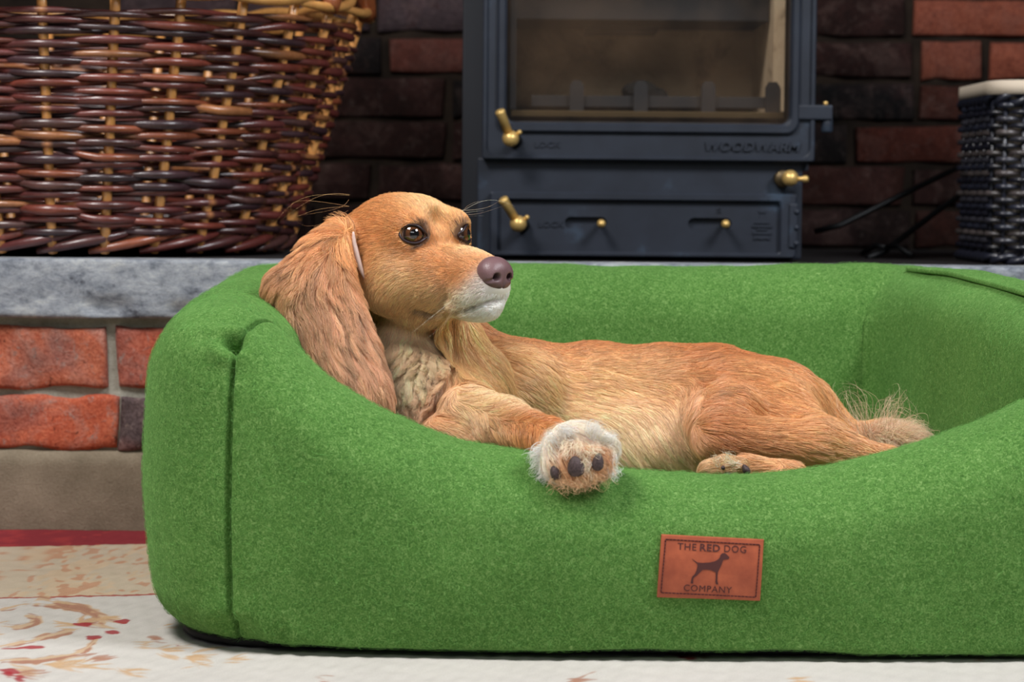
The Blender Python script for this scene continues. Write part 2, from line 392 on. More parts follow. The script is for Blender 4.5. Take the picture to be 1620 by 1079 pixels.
lt = boxo('wall_front', -1.5, 1.7, 3.42, 3.6, 1.06, 1.5, SOOTMORTAR, None, 0); tag(lt, 'chimney breast above the fireplace opening', kind='structure')

# ---- rug with woven border and scrolls
def rug():
    xs = np.concatenate([np.arange(-1.4, -0.5, 0.01), np.arange(-0.5, 0.1, 0.0016), np.arange(0.1, 1.4, 0.005)])
    Y1 = YW-0.004; ys = np.concatenate([np.arange(0.3, 1.85, 0.02), np.arange(1.85, Y1, 0.0024), [Y1]])
    X, Y = np.meshgrid(xs, ys, indexing='ij'); P = np.stack([X.ravel(), Y.ravel(), np.zeros(X.size)], 1)
    cream, field, red, tan, dred, ltan = lin((196, 180, 158)), lin((200, 194, 187)), lin((142, 56, 62)), lin((206, 178, 146)), lin((160, 70, 62)), lin((206, 184, 156))
    C = np.tile(field, (len(P), 1))
    def paint(mask, c, k=1.0):
        m = np.clip(mask, 0, 1)[:, None]*k; C[:] = C*(1-m)+np.asarray(c)*m
    # border lines slightly rotated: y along x
    sl_ = 0.03
    yl = lambda px, py: float(W(px, py, 1)[1]*0)+0
    def y_at(px, py):
        v = W(px, py, 1.0)-np.array([0, 0, CAMZ]); t = -CAMZ/v[2]; return v[0]*t, v[1]*t
    xr, yr = y_at(0, 863); xr2, yr2 = y_at(240, 857); xb, yb = y_at(0, 944); xb2, yb2 = y_at(240, 939)
    sl_ = (yr2-yr)/(xr2-xr)*0.5+(yb2-yb)/(xb2-xb)*0.5
    yred = yr+sl_*(P[:, 0]-xr); ybd = yb+sl_*(P[:, 0]-xb)
    wob = 0.0025*noise3(P, 60, 4)
    # cream band between
    band = (P[:, 1] > ybd) & (P[:, 1] < yred); C[band] = cream
    nz = noise3(P*np.array([1, 0.5, 1]), 70, 12, 4)+0.5*noise3(P*np.array([1, 0.5, 1]), 330, 14, 2); nz2 = noise3(P*np.array([1, 0.4, 1]), 200, 15, 3)
    paint(band*(np.clip((nz-0.05)*2.5, 0, 1)), tan, 0.6); paint(band*np.clip((nz2*nz-0.12)*14, 0, 1), lin((188, 128, 96)), 0.6)
    paint((np.abs(P[:, 1]-ybd+wob*0.2) < 0.0042).astype(float), dred, 0.85)
    paint((P[:, 1] > yred).astype(float), red); paint(((P[:, 1] > yred) & (nz2 > 0.4)).astype(float), lin((170, 66, 66)), 0.6)
    edge = P[:, 1] > Y1-0.003; paint(edge.astype(float), lin((120, 40, 46)))
    # scrolls: polylines in photo pixels projected on the floor
    def stroke(pts, w, c, k=0.9, ragged=0.5, dx=None):
        if dx is None:
            for dx in (0, 0.56, 1.12): stroke(pts, w, c, k, ragged, dx)
            return
        q = np.array([y_at(*p) for p in pts])+np.array([dx, dx*sl_]); n = len(q); t = np.linspace(0, n-1, n*14)
        q = np.stack([np.interp(t, np.arange(n), q[:, a]) for a in (0, 1)], 1)
        kern = np.ones(9)/9; qp = np.pad(q, ((4, 4), (0, 0)), 'edge'); q = np.stack([np.convolve(qp[:, a], kern, 'valid') for a in (0, 1)], 1)
        lo, hi = q.min(0)-0.05, q.max(0)+0.05; S = np.where((P[:, 0] > lo[0]) & (P[:, 0] < hi[0]) & (P[:, 1] > lo[1]) & (P[:, 1] < hi[1]))[0]
        if len(S) == 0: return
        A = P[S, :2]; D = np.full(len(S), 9.0); kk = np.zeros(len(S))
        for i in range(len(q)):
            dd = ((A[:, 0]-q[i, 0])**2+((A[:, 1]-q[i, 1])*0.45)**2)**0.5; b = dd < D; D[b] = dd[b]; kk[b] = i/len(q)
        ww = w*(0.55+0.9*np.sin(np.pi*np.clip(kk, 0.02, 0.98))); m = np.clip((ww*(1+ragged*noise3(P[S]*np.array([1, .4, 1]), 260, 6, 2))-D)/0.0012, 0, 1)
        C[S] = C[S]*(1-m[:, None]*k)+np.asarray(c)*m[:, None]*k
    T, D_, R_ = lin((196, 162, 126)), lin((168, 124, 104)), lin((158, 50, 56))
    S1 = [[(0, 962), (45, 952), (95, 954), (140, 966), (165, 985)], [(0, 988), (30, 990), (55, 984), (60, 974), (44, 972)], [(0, 1020), (45, 1012), (85, 1002), (110, 996), (128, 990)],
          [(0, 1042), (50, 1042), (100, 1036), (140, 1024), (150, 1010)], [(45, 952), (60, 946), (90, 950), (130, 958), (160, 974), (190, 976)]]
    for s_ in S1: stroke(s_, 0.0048, T, 0.8, 0.7); stroke([(x, y+3) for x, y in s_], 0.0022, D_, 0.95, 0.9); stroke([(x, y-4) for x, y in s_], 0.0012, D_, 0.8, 0.9)
    rr = random.Random(5)
    def leafspray(x, y, L, n, ang, c, w=0.0016):
        for k in range(n):
            a = math.radians(ang+(k-n/2)*9+rr.uniform(-8, 8)); l = L*rr.uniform(0.5, 1.1)
            bx, by = x+rr.uniform(-8, 8), y+rr.uniform(-5, 5); stroke([(bx, by), (bx+l*0.5*math.cos(a), by-l*0.22*math.sin(a)), (bx+l*math.cos(a), by-l*0.36*math.sin(a))], w, c, 0.75)
    for x, y, L, n, ang, c in [(128, 982, 40, 12, 30, D_), (128, 982, 34, 8, 40, T), (150, 980, 50, 9, 10, T), (120, 988, 40, 7, 170, T), (70, 1046, 70, 8, 8, T), (120, 1052, 60, 8, 20, T), (190, 1058, 60, 8, -10, T),
                               (60, 1062, 60, 8, 170, T), (250, 1026, 60, 9, 0, T), (300, 1034, 60, 10, -20, T), (330, 1046, 50, 8, 190, T), (215, 1018, 40, 6, 10, T), (255, 990, 34, 5, 30, T), (30, 1066, 50, 7, 5, D_),
                               (360, 1042, 40, 6, 20, T), (500, 1072, 30, 6, 0, D_), (900, 1076, 60, 8, 10, D_), (1250, 1076, 50, 8, 5, T), (140, 1040, 50, 5, 30, D_), (240, 1010, 26, 5, 10, D_), (-60, 1000, 80, 8, 30, T), (-80, 1040, 80, 8, -10, T)]:
        leafspray(x, y, L, n, ang, c)
    for s_ in ([(118, 984), (132, 987), (142, 990)], [(140, 1004), (158, 1006)], [(166, 996), (186, 998)], [(182, 981), (206, 978)], [(0, 1062), (20, 1066), (45, 1070)], [(0, 1057), (30, 1062)], [(10, 1068), (40, 1074)], [(276, 1018), (284, 1018)]):
        stroke(s_, 0.0034, R_, 0.9, 0.9)
    stroke([(0, 1024), (60, 1020), (70, 1022)], 0.0024, R_); stroke([(0, 1046), (60, 1044), (150, 1030)], 0.0026, D_)
    C *= (1+0.04*noise3(P, 12, 17, 3)+0.04*noise3(P*np.array([1, 0.5, 1]), 420, 18, 2))[:, None]
    V = P.copy(); V[:, 2] = -0.0016+0.0004*noise3(P, 300, 2, 1)
    n = len(ys); i, j = np.meshgrid(np.arange(len(xs)-1), np.arange(n-1), indexing='ij'); a = (i*n+j).ravel()
    me = mesh('patterned_rug', V, np.stack([a, a+n, a+n+1, a+1], 1)); vcol(me, np.clip(C, 0, 1))
    return me
rg = link('patterned_rug', rug(), RUG); tag(rg, 'cream woven rug with scrolling leaf pattern and dark red edge stripe', 'rug')

# ================================================================ WOOD STOVE
YS = 3.12
stove = empty('wood_stove', (float(W(1025, 400, YS)[0]), YS+0.2, ZF)); tag(stove, 'dark blue cast-iron wood burning stove with brass handles', 'stove')
sx = lambda px, d=YS: float(W(px, 200, d)[0]); sz = lambda py, px=1020, d=YS: float(W(px, py, d)[2])
def sbox(name, px0, px1, py0, py1, y0, y1, mat=IRON, parent=stove, bevel=0.002, d=YS, seg=2):
    return boxo(name, sx(px0, d), sx(px1, d), y0, y1, sz(py1, 1020, d), sz(py0, 1020, d), mat, parent, bevel, seg)
TOPZ = sz(-190)
# carcass: hollow firebox
body = bmesh.new()
bx0, bx1 = sx(768), sx(1280); bz0 = sz(256)
fb0, fb1 = sx(790), sx(1262)
def bb(x0, x1, y0, y1, z0, z1, bev=0.002): add_box(body, ((x0+x1)/2, (y0+y1)/2, (z0+z1)/2), (x1-x0, y1-y0, z1-z0), bev)
bb(bx0, fb0, YS+0.03, YS+0.40, bz0-0.01, TOPZ); bb(fb1, bx1+0.004, YS+0.03, YS+0.40, bz0-0.01, TOPZ)
bb(fb0, fb1, YS+0.37, YS+0.40, bz0, TOPZ); bb(bx0-0.018, bx1+0.01, YS+0.02, YS+0.41, TOPZ-0.02, TOPZ+0.015, 0.005)
bb(bx0-0.01, sx(1273), YS+0.012, YS+0.39, sz(409), bz0+0.004, 0.003)
bb(fb0, fb1, YS+0.03, YS+0.37, bz0, sz(192))
link('stove_body', bm_mesh('stove_body', body), IRON, stove)
boxo('side_panel', sx(731, YS+0.06), bx0, YS+0.06, YS+0.40, sz(409), TOPZ, IRONDK, stove, 0.003)
# feet
for ux in (0.04, 0.36):
    for uy in (0.05, 0.33):
        V, F = lathe_arr([(0.018, 0), (0.016, 0.002), (0.013, 0.003), (0.016, sz(409)-ZF+0.002)], (bx0+ux, YS+uy, ZF), (0, 0, 1), 12); link('foot', mesh('foot', V, F), IRON, stove)
# door: frame ring built as an extruded outline with hole
def ring(name, o, i, y0, y1, mat, parent, ro=0.004, ri=0.012, bev=0.0022):
    """o,i = (x0,x1,z0,z1) outer, inner rounded rects"""
    def rr(x0, x1, z0, z1, r, n=5):
        P = []
        for cx, cz, a0 in ((x1-r, z1-r, 0), (x0+r, z1-r, 90), (x0+r, z0+r, 180), (x1-r, z0+r, 270)):
            for k in range(n+1): a = math.radians(a0+90*k/n); P.append((cx+r*math.cos(a), cz+r*math.sin(a)))
        return P
    O, I = rr(*o, ro), rr(*i, ri); n = len(O)
    def off(P, d, c): 
        P = np.array(P); cc = P.mean(0); return P-np.sign(P-cc)*d*c
    layers = [(off(O, 0, 1), y1), (off(O, 0, 1), y0+bev), (off(O, bev, 1), y0), (off(I, bev, -1), y0), (off(I, 0, 1), y0+bev), (off(I, 0, 1), y1)]
    V = np.concatenate([np.stack([p[:, 0], np.full(n, y), p[:, 1]], 1) for p, y in layers]); F = []
    for a in range(6):
        b = (a+1) % 6
        for k in range(n): F.append((a*n+k, a*n+(k+1) % n, b*n+(k+1) % n, b*n+k))
    me = mesh(name, V, F, False); bm = bmesh.new(); bm.from_mesh(me); bmesh.ops.recalc_face_normals(bm, faces=bm.faces[:]); bm.to_mesh(me); bm.free()
    return link(name, me, mat, parent)
def R(px0, px1, py0, py1): return (sx(px0), sx(px1), sz(py1), sz(py0))
door = ring('door', R(763, 1289, -150, 254), R(801, 1249, -110, 195), YS, YS+0.028, IRON, stove)
ring('door_rim', R(763, 1289, -150, 254), R(771, 1281, -140, 247), YS-0.004, YS+0.001, IRON, door, bev=0.0015)
ring('glass_surround', R(786, 1264, -126, 211), R(800, 1250, -110, 196), YS-0.006, YS+0.002, IRON, door, 0.016, 0.012, 0.0025)
gp = boxo('window_pane', sx(797), sx(1253), YS+0.016, YS+0.020, sz(199), sz(-114), GLASS, door, 0)
# hinge
hg = sbox('hinge_arm', 1262, 1316, 164, 187, YS-0.006, YS+0.012, IRON, door, 0.002)
V, F = lathe_arr([(0.0062, 0), (0.0075, 0.002), (0.0075, 0.017), (0.0068, 0.019)], (sx(1309), YS+0.004, sz(207)), (0, 0, 1), 16); link('hinge_pin', mesh('hinge_pin', V, F), IRON, door)
V, F = lathe_arr([(0.0030, 0), (0.0030, 0.004), (0.0015, 0.0052)], (sx(1306), YS+0.002, sz(164)), (0, 0, 1), 12); link('pin_cap', mesh('pin_cap', V, F), BRASS, door)
# lower shelf lip + ash door
ash = ring('ash_door', R(776, 1262, 305, 407), R(790, 1236, 318, 399), YS-0.004, YS+0.014, IRON, stove, 0.004, 0.004, 0.002)
def slotpanel():
    # recessed panel with two slots cut (polygon fill with holes)
    bm = bmesh.new(); yy = YS+0.004
    def loopv(P): 
        vs = [bm.verts.new((sx(p[0]), yy, sz(p[1]))) for p in P]
        return [bm.edges.new((vs[k], vs[(k+1) % len(vs)])) for k in range(len(vs))]
    E = loopv([(786, 314), (1240, 314), (1240, 403), (786, 403)])
    def slot(x0, x1, y0, y1):
        r = (y1-y0)/2; P = []
        for k in range(9): a = math.pi/2+math.pi*k/8; P.append((x0+r+r*math.cos(a), (y0+y1)/2-r*math.sin(a)))
        for k in range(9): a = -math.pi/2+math.pi*k/8; P.append((x1-r+r*math.cos(a), (y0+y1)/2-r*math.sin(a)))
        return P
    E += loopv(slot(895, 962, 344, 362)); E += loopv(slot(1091, 1160, 344, 362))
    r = bmesh.ops.triangle_fill(bm, use_beauty=True, use_dissolve=False, edges=E)
    ex = bmesh.ops.extrude_face_region(bm, geom=[f for f in bm.faces]); bmesh.ops.translate(bm, vec=(0, 0.006, 0), verts=[v for v in ex['geom'] if isinstance(v, bmesh.types.BMVert)])
    bmesh.ops.recalc_face_normals(bm, faces=bm.faces[:])
    return bm_mesh('ash_panel', bm)
link('ash_panel', slotpanel(), IRON, ash)
for px, py in ((954, 355), (1150, 354)):
    V, F = lathe_arr([(0.0035, 0), (0.0035, 0.026), (0.0042, 0.028), (0.0056, 0.032), (0.0056, 0.036), (0.0040, 0.040), (0.0008, 0.0415)], (sx(px-2), YS+0.012, sz(py-1)), (0, -1, 0), 16)
    link('air_knob', mesh('air_knob', V, F), BRASS, ash)
hs = sbox('hinge_strip', 1250, 1263, 320, 390, YS-0.007, YS+0.008, IRON, ash, 0.002)
for py in (333, 358, 383):
    V, F = lathe_arr([(0.0038, 0), (0.0038, 0.002), (0.0022, 0.0036)], (sx(1262), YS-0.006, sz(py)), (0, -1, 0), 10); link('screw', mesh('screw', V, F), IRON, hs)
# brass handles
def handle(bx, by, tx, ty, par):
    t = empty('latch_handle', (sx(bx), YS, sz(by))); t.parent = par; t.location = Vector(t.location)-Vector(world_loc(par))
    yb = YS-0.030
    # one mesh with two material slots joined: shaft black / brass handle
    V, F = lathe_arr([(0.009, 0), (0.009, 0.004), (0.006, 0.006), (0.006, 0.03)], (sx(bx+8), YS, sz(by+3)), (0, -1, 0), 14); s_ = link('shaft', mesh('shaft', V, F), BLACKM, par)
    r = 0.0108; prof = [(max(1e-4, r*math.sin(math.pi*k/12)), r*(1-math.cos(math.pi*k/12))) for k in range(13)]
    A = lathe_arr(prof, (sx(bx), yb+r-0.004, sz(by)), (0, -1, 0), 20)
    p0 = np.array([sx(bx), yb-0.004, sz(by)]); p1 = np.array([sx(tx), yb-0.018, sz(ty)]); d = p1-p0; ln = np.linalg.norm(d)
    B = lathe_arr([(0.0058, 0.004), (0.0060, ln*0.85), (0.0066, ln*0.93), (0.0066, ln), (0.005, ln+0.0015)], p0, d, 16)
    C_ = lathe_arr([(0.003, 0), (0.003, 0.008), (0.002, 0.009)], (sx(bx+9), yb, sz(by-6)), (0.6, -0.6, 0.5), 10)
    V, F = merge([A, B, C_]); link('brass_lever', mesh('brass_lever', V, F), BRASS, s_)
    bpy.data.objects.remove(t)
handle(808, 222, 791, 180, door); handle(821, 355, 797, 317, ash)
V, F = merge([lathe_arr([(0.0115, 0), (0.0115, 0.014), (0.010, 0.016)], (sx(1240), YS+0.012, sz(281)), (0, -1, 0), 18)]); kn = link('damper_boss', mesh('damper_boss', V, F), BRONZE, stove)
r = 0.0108; V, F = merge([lathe_arr([(max(1e-4, r*math.sin(math.pi*k/12)), r*(1-math.cos(math.pi*k/12))) for k in range(13)], (sx(1250), YS, sz(280)), (0, -1, 0), 20),
    lathe_arr([(0.003, 0), (0.003, 0.010), (0.0045, 0.012), (0.0045, 0.017), (0.002, 0.019)], (sx(1256), YS-0.012, sz(281)), (1, 0, 0), 12)]); link('damper_knob', mesh('damper_knob', V, F), BRASS, kn)
# raised lettering
def textmesh(body, size, extrude=0.0006, offset=0.0, spacing=1.0):
    c = bpy.data.curves.new('lettering', 'FONT'); c.body = body; c.size = size; c.extrude = extrude; c.offset = offset; c.space_character = spacing; c.align_x = 'CENTER'; c.align_y = 'CENTER'; c.resolution_u = 3
    o = bpy.data.objects.new('t', c); COL.objects.link(o); bpy.context.view_layer.update()
    me = bpy.data.meshes.new_from_object(o.evaluated_get(bpy.context.evaluated_depsgraph_get())); bpy.data.objects.remove(o); me.name = 'lettering'; return me
def puttext(body, pxc, pyc, width_px, hpx, par, y, mat, d=YS, ex=0.0012, off=0.0, name='lettering', rot=0, tilt=0.0, bold=1.0):
    me = textmesh(body, 1.0, 0.5, off, bold); n = len(me.vertices); co = np.empty(n*3, np.float32); me.vertices.foreach_get('co', co); co = co.reshape(-1, 3)
    lo, hi = co.min(0), co.max(0); c0 = (lo+hi)/2; s = np.array([width_px/(hi[0]-lo[0]), hpx/(hi[1]-lo[1])])*d/FPX
    q = np.zeros_like(co); q[:, 0] = (co[:, 0]-c0[0])*s[0]+(co[:, 1]-c0[1])*s[1]*tilt; q[:, 2] = (co[:, 1]-c0[1])*s[1]; q[:, 1] = -co[:, 2]*ex*2
    w = W(pxc, pyc, d); q[:, 0] += w[0]; q[:, 2] += w[2]; q[:, 1] += y
    me.vertices.foreach_set('co', q.ravel()); me.update(); me.materials.clear(); me.materials.append(mat)
    return link(name, me, None, par)
puttext('WOODWARM', 1189, 232, 150, 15, door, YS-0.0008, IRON, ex=0.0022, tilt=0.25, off=0.02)
puttext('LOCK', 866, 229, 40, 9, door, YS-0.0006, IRON, ex=0.0008)
puttext('LOCK', 872, 355, 40, 9, ash, YS+0.0032, IRON, ex=0.0008)
puttext('S', 1138, 333, 7, 8, ash, YS+0.0032, IRON, ex=0.0006)
# emblem: bottle-shaped crest with bands
def crest():
    bm = bmesh.new()
    def poly(P, y0=YS+0.002, y1=YS+0.006):
        a = [bm.verts.new((sx(x), y0, sz(y))) for x, y in P]; b = [bm.verts.new((sx(x), y1, sz(y))) for x, y in P]; n = len(P)
        bm.faces.new(a); [bm.faces.new((a[k], a[(k+1) % n], b[(k+1) % n], b[k])) for k in range(n)]
    poly([(1203, 331), (1213, 331), (1213, 335), (1203, 335)]); poly([(1206, 337), (1210, 337), (1213, 344), (1221, 352), (1195, 352), (1203, 344)])
    poly([(1193, 354), (1223, 354), (1224, 358), (1192, 358)]); poly([(1200, 360), (1216, 360), (1216, 363), (1200, 363)])
    poly([(1193, 365), (1223, 365), (1223, 369), (1193, 369)]); poly([(1196, 371), (1220, 371), (1221, 378), (1214, 376), (1208, 378), (1202, 376), (1195, 378)])
    bmesh.ops.recalc_face_normals(bm, faces=bm.faces[:]); return bm_mesh('crest', bm)
link('crest', crest(), IRON, ash)
# firebox lining, baffle, log guard
fz0 = sz(190)
fbx = lambda n, px0, px1, py0, py1, y0, y1, mat: boxo(n, sx(px0, y0), sx(px1, y0), y0, y1, sz(py1, 1020, y0), sz(py0, 1020, y0), mat, stove, 0.001)
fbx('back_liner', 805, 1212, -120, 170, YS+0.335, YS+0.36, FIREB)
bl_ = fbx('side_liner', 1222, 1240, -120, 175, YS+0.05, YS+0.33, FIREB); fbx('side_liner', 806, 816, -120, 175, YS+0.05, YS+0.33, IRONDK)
fbx('baffle', 812, 1214, -40, 32, YS+0.10, YS+0.30, IRONDK); fbx('baffle_block', 925, 1040, 30, 50, YS+0.2, YS+0.30, IRONDK)
fbx('grate', 808, 1240, 176, 186, YS+0.04, YS+0.33, BRONZE)
gd = fbx('log_guard', 840, 1238, 152, 170, YS+0.055, YS+0.065, IRONDK)
for px in (912, 1013, 1120, 1222):
    V = []; x0_, x1_ = px-11, px+11
    P = [(x0_, 188), (x1_, 188), (x1_, 136), (px+6, 128), (px-6, 128), (x0_, 136)]
    bm = bmesh.new(); a = [bm.verts.new((sx(x, YS+0.05), YS+0.048, sz(y, 1020, YS+0.05))) for x, y in P]; b = [bm.verts.new((v.co.x, YS+0.062, v.co.z)) for v in a]
    bm.faces.new(a); bm.faces.new(b[::-1]); [bm.faces.new((a[k], a[(k+1) % 6], b[(k+1) % 6], b[k])) for k in range(6)]
    bmesh.ops.recalc_face_normals(bm, faces=bm.faces[:]); link('guard_post', bm_mesh('guard_post', bm), IRONDK, gd)
# charred log piece
def lump(name, c, r, seed, mat, parent=None, k=0.35):
    bm = bmesh.new(); bmesh.ops.create_icosphere(bm, subdivisions=3, radius=1.0); V = np.array([v.co[:] for v in bm.verts]); n = noise3(V*1.0, 2.2, seed, 3)
    V = V*(1+k*n)[:, None]*np.array(r)+np.array(c)
    for v, q in zip(bm.verts, V): v.co = q
    return link(name, bm_mesh(name, bm), mat, parent)
lg = lump('charred_log', (sx(1018, YS+0.2), YS+0.2, sz(150, 1020, YS+0.2)), (0.034, 0.05, 0.019), 3, M('charcoal', L4(20, 18, 18), 0.9).m)
tag(lg, 'burnt black lump of wood lying inside the stove firebox', 'firewood')

# ================================================================ LOG BASKET
def weave_color(n, seed, lo=0.15):
    r = np.random.default_rng(seed)
    pal = np.array([lin(c) for c in ((74, 38, 36), (94, 42, 36), (108, 50, 38), (58, 36, 40), (126, 66, 42), (92, 44, 42), (150, 96, 58), (78, 48, 44))])
    return pal[r.choice(len(pal), n, p=[.2, .2, .15, .14, .09, .12, .03, .07])]
BC = W(125, 380, 3.10); BX, BY = float(BC[0]), 3.095
R0, R1, BZ0, BZ1 = 0.264, 0.362, Z_st, float(W(300, -14, 2.74)[2])
basket = empty('log_basket', (BX, BY, BZ0)); tag(basket, 'large round wicker log basket of glossy dark brown willow with a pale rim', 'basket')
NS = 28
def brad(z):
    t = (z-BZ0)/(BZ1-BZ0); return R0+(R1-R0)*(t**0.92)
th0 = math.radians(-90)+math.radians(4)
for k in range(NS):
    th = th0+2*math.pi*k/NS; zz = np.linspace(BZ0+0.006, BZ1, 12); rr_ = np.array([brad(z) for z in zz])+0.0035+0.001*np.sin(np.arange(12)*1.3+k)
    tw = 0.006*math.sin(k*2.1)*np.linspace(0, 1, 12); P = np.stack([BX+rr_*np.cos(th+tw), BY+rr_*np.sin(th+tw), zz], 1)
    V, F = tube_arr(P, 0.0062, 7); me = mesh('stake', V, F); c = lin((214, 150, 84))*random.uniform(0.8, 1.15); vcol(me, np.clip(np.tile(c, (len(V), 1))*(1+0.25*noise3(V, 60, k, 2))[:, None], 0, 1)); link('stake', me, WILLOW, basket)
NR = 37; pitch = (BZ1-0.012-(BZ0+0.030))/NR
for j in range(NR):
    z = BZ0+0.030+j*pitch; seg = NS*10; a = np.linspace(0, 2*np.pi, seg, endpoint=False); r = brad(z)
    ph = NS/2*a+math.pi*j; jit = np.random.default_rng(j)
    off = 0.0080*np.cos(ph); seat = ((a*NS/2/(2*np.pi))+0.25+0.5*(j % 2)+0.0); cell = np.floor(seat).astype(int) % (NS//2)
    dz = jit.normal(0, 0.0021, NS//2)[cell]; dz = np.convolve(np.concatenate([dz[-3:], dz, dz[:3]]), np.ones(7)/7, 'valid')
    rr_ = r+off+0.001; th = a+th0
    P = np.stack([BX+rr_*np.cos(th), BY+rr_*np.sin(th), z+dz+0.0014*np.sin(a*3+j)], 1)
    rad = (0.0026+0.0026*np.clip(np.cos(ph)*0.6+0.5, 0, 1))*jit.uniform(0.85, 1.12)*(1+jit.normal(0, 0.12, NS//2)[cell])
    rad = np.convolve(np.concatenate([rad[-3:], rad, rad[:3]]), np.ones(7)/7, 'valid')
    V, F = tube_arr(P, rad, 7, closed=True); me = mesh('willow_rod', V, F)
    cc = weave_color(NS//2, 200+j)[cell]; rep = np.repeat(cc, 7, 0); rep = rep*(1+0.35*noise3(V, 50, j, 2))[:, None]
    node = (np.abs(np.cos(ph)) > 0.975) & (np.cos(ph) > 0) & (jit.random(NS//2)[cell] < 0.10); rep[np.repeat(node, 7)] = lin((176, 116, 72))
    vcol(me, np.clip(rep, 0, 1)); link('willow_rod', me, WILLOW, basket)
# twisted foot border: slanting rods
for k in range(NS):
    th = th0+2*math.pi*(k-0.3)/NS; t = np.linspace(0, 1, 9); aa = th+t*2*math.pi*1.9/NS; rr_ = R0+0.006+0.010*np.sin(math.pi*t); zz = BZ0+0.007+0.024*t
    P = np.stack([BX+rr_*np.cos(aa), BY+rr_*np.sin(aa), zz], 1); V, F = tube_arr(P, 0.0062*np.sin(np.pi*(0.12+0.76*t))**0.5, 7); me = mesh('foot_rod', V, F)
    c = weave_color(1, 900+k)[0]*1.1; vcol(me, np.clip(np.tile(c, (len(V), 1))*(1+0.3*noise3(V, 40, k, 2))[:, None], 0, 1)); link('foot_rod', me, WILLOW, basket)
V, F = lathe_arr([(0.01, 0.0), (R0-0.004, 0.0), (R0-0.004, 0.008), (0.01, 0.008)], (BX, BY, BZ0+0.012), (0, 0, 1), 40); me = mesh('base', V, F); vcol(me, np.tile(lin((60, 38, 34)), (len(V), 1))); link('base', me, WILLOW, basket)
# rolled rim of pale rods
for k in range(22):
    th = th0+2*math.pi*k/22; t = np.linspace(0, 1, 14); aa = th+t*2*math.pi*3.2/22; rr_ = R1+0.004+0.014*np.sin(math.pi*2*t*0.9+0.3); zz = BZ1+0.010+0.013*np.cos(math.pi*2*t*0.9+2.2)
    P = np.stack([BX+rr_*np.cos(aa), BY+rr_*np.sin(aa), zz], 1); V, F = tube_arr(P, 0.0068*np.sin(np.pi*(0.1+0.8*t))**0.4, 8); me = mesh('rim_rod', V, F)
    c = lin((196, 140, 78))*random.uniform(0.7, 1.1); vcol(me, np.clip(np.tile(c, (len(V), 1))*(1+0.25*noise3(V, 40, k, 2))[:, None], 0, 1)); link('rim_rod', me, WILLOW, basket)
# side handle loop on the right
t = np.linspace(0, 1, 26); hz = BZ1-0.004+0.075*np.sin(math.pi*t); ang = math.radians(-14)+math.radians(24)*(t-0.5); hr = R1+0.014
P = np.stack([BX+hr*np.cos(ang), BY+hr*np.sin(ang), hz], 1); V, F = tube_arr(P, 0.013, 10)
me = mesh('handle', V, F); vcol(me, np.clip(np.tile(lin((150, 82, 44)), (len(V), 1))*(1+0.3*noise3(V, 50, 3, 2))[:, None], 0, 1)); link('handle', me, WILLOW, basket)

# ================================================================ DARK RATTAN BASKET (right edge)
RB = empty('rattan_basket', (float(W(1566, 300, 3.10)[0])+0.13, 3.24, ZF)); tag(RB, 'dark grey woven rattan basket with a pale lining at the right edge', 'basket')
rx0 = float(W(1568, 300, 3.10)[0]); rz1 = float(W(1600, 146, 3.1)[2]); DK = [lin(c) for c in ((34, 36, 48), (48, 47, 54), (70, 63, 62), (24, 24, 34))]
def rrect(x0, x1, y0, y1, r, n, phase=0.0):
    segs = []; 
    L1, L2 = (x1-x0-2*r), (y1-y0-2*r); per = 2*(L1+L2)+2*math.pi*r; s = np.linspace(0, per, n, endpoint=False); P = np.zeros((n, 2)); Nn = np.zeros((n, 2))
    for i, q in enumerate(s):
        for (ln, typ, a) in ((L1, 0, (x0+r, y0, 1, 0, 0, -1)), (math.pi*r/2, 1, (x1-r, y0+r, -90)), (L2, 0, (x1, y0+r, 0, 1, 1, 0)), (math.pi*r/2, 1, (x1-r, y1-r, 0)), (L1, 0, (x1-r, y1, -1, 0, 0, 1)), (math.pi*r/2, 1, (x0+r, y1-r, 90)), (L2, 0, (x0, y1-r, 0, -1, -1, 0)), (math.pi*r/2, 1, (x0+r, y0+r, 180))):
            if q <= ln+1e-9:
                if typ == 0: P[i] = (a[0]+a[2]*q, a[1]+a[3]*q); Nn[i] = (a[4], a[5])
                else: an = math.radians(a[2])+q/r; P[i] = (a[0]+r*math.cos(an), a[1]+r*math.sin(an)); Nn[i] = (math.cos(an), math.sin(an))
                break
            q -= ln
    return P, Nn
ns2 = 40; nn = ns2*8; P2, N2 = rrect(rx0+0.006, rx0+0.27, 3.10, 3.36, 0.035, nn)
nrow = 22; pz = (rz1-ZF-0.03)/nrow
for j in range(nrow):
    ph = np.arange(nn)/8*math.pi+math.pi*j; off = 0.005*np.cos(ph); z = ZF+0.022+j*pz
    Q = P2+N2*off[:, None]; V, F = tube_arr(np.stack([Q[:, 0], Q[:, 1], np.full(nn, z)], 1), 0.0036+0.001*np.cos(ph), 6, closed=True); me = mesh('rattan_strand', V, F)
    vcol(me, np.tile(DK[j % 3 if j % 5 else 3], (len(V), 1))*(1+0.3*noise3(V, 50, j, 2))[:, None].clip(0.4, 2)); link('rattan_strand', me, WILLOW, RB)
for k in range(ns2):
    p = P2[(k*8+4) % nn] if False else P2[k*8]; V, F = tube_arr([(p[0], p[1], ZF+0.003), (p[0], p[1], rz1)], 0.003, 6); me = mesh('stake', V, F); vcol(me, np.tile(DK[0], (len(V), 1))); link('stake', me, WILLOW, RB)
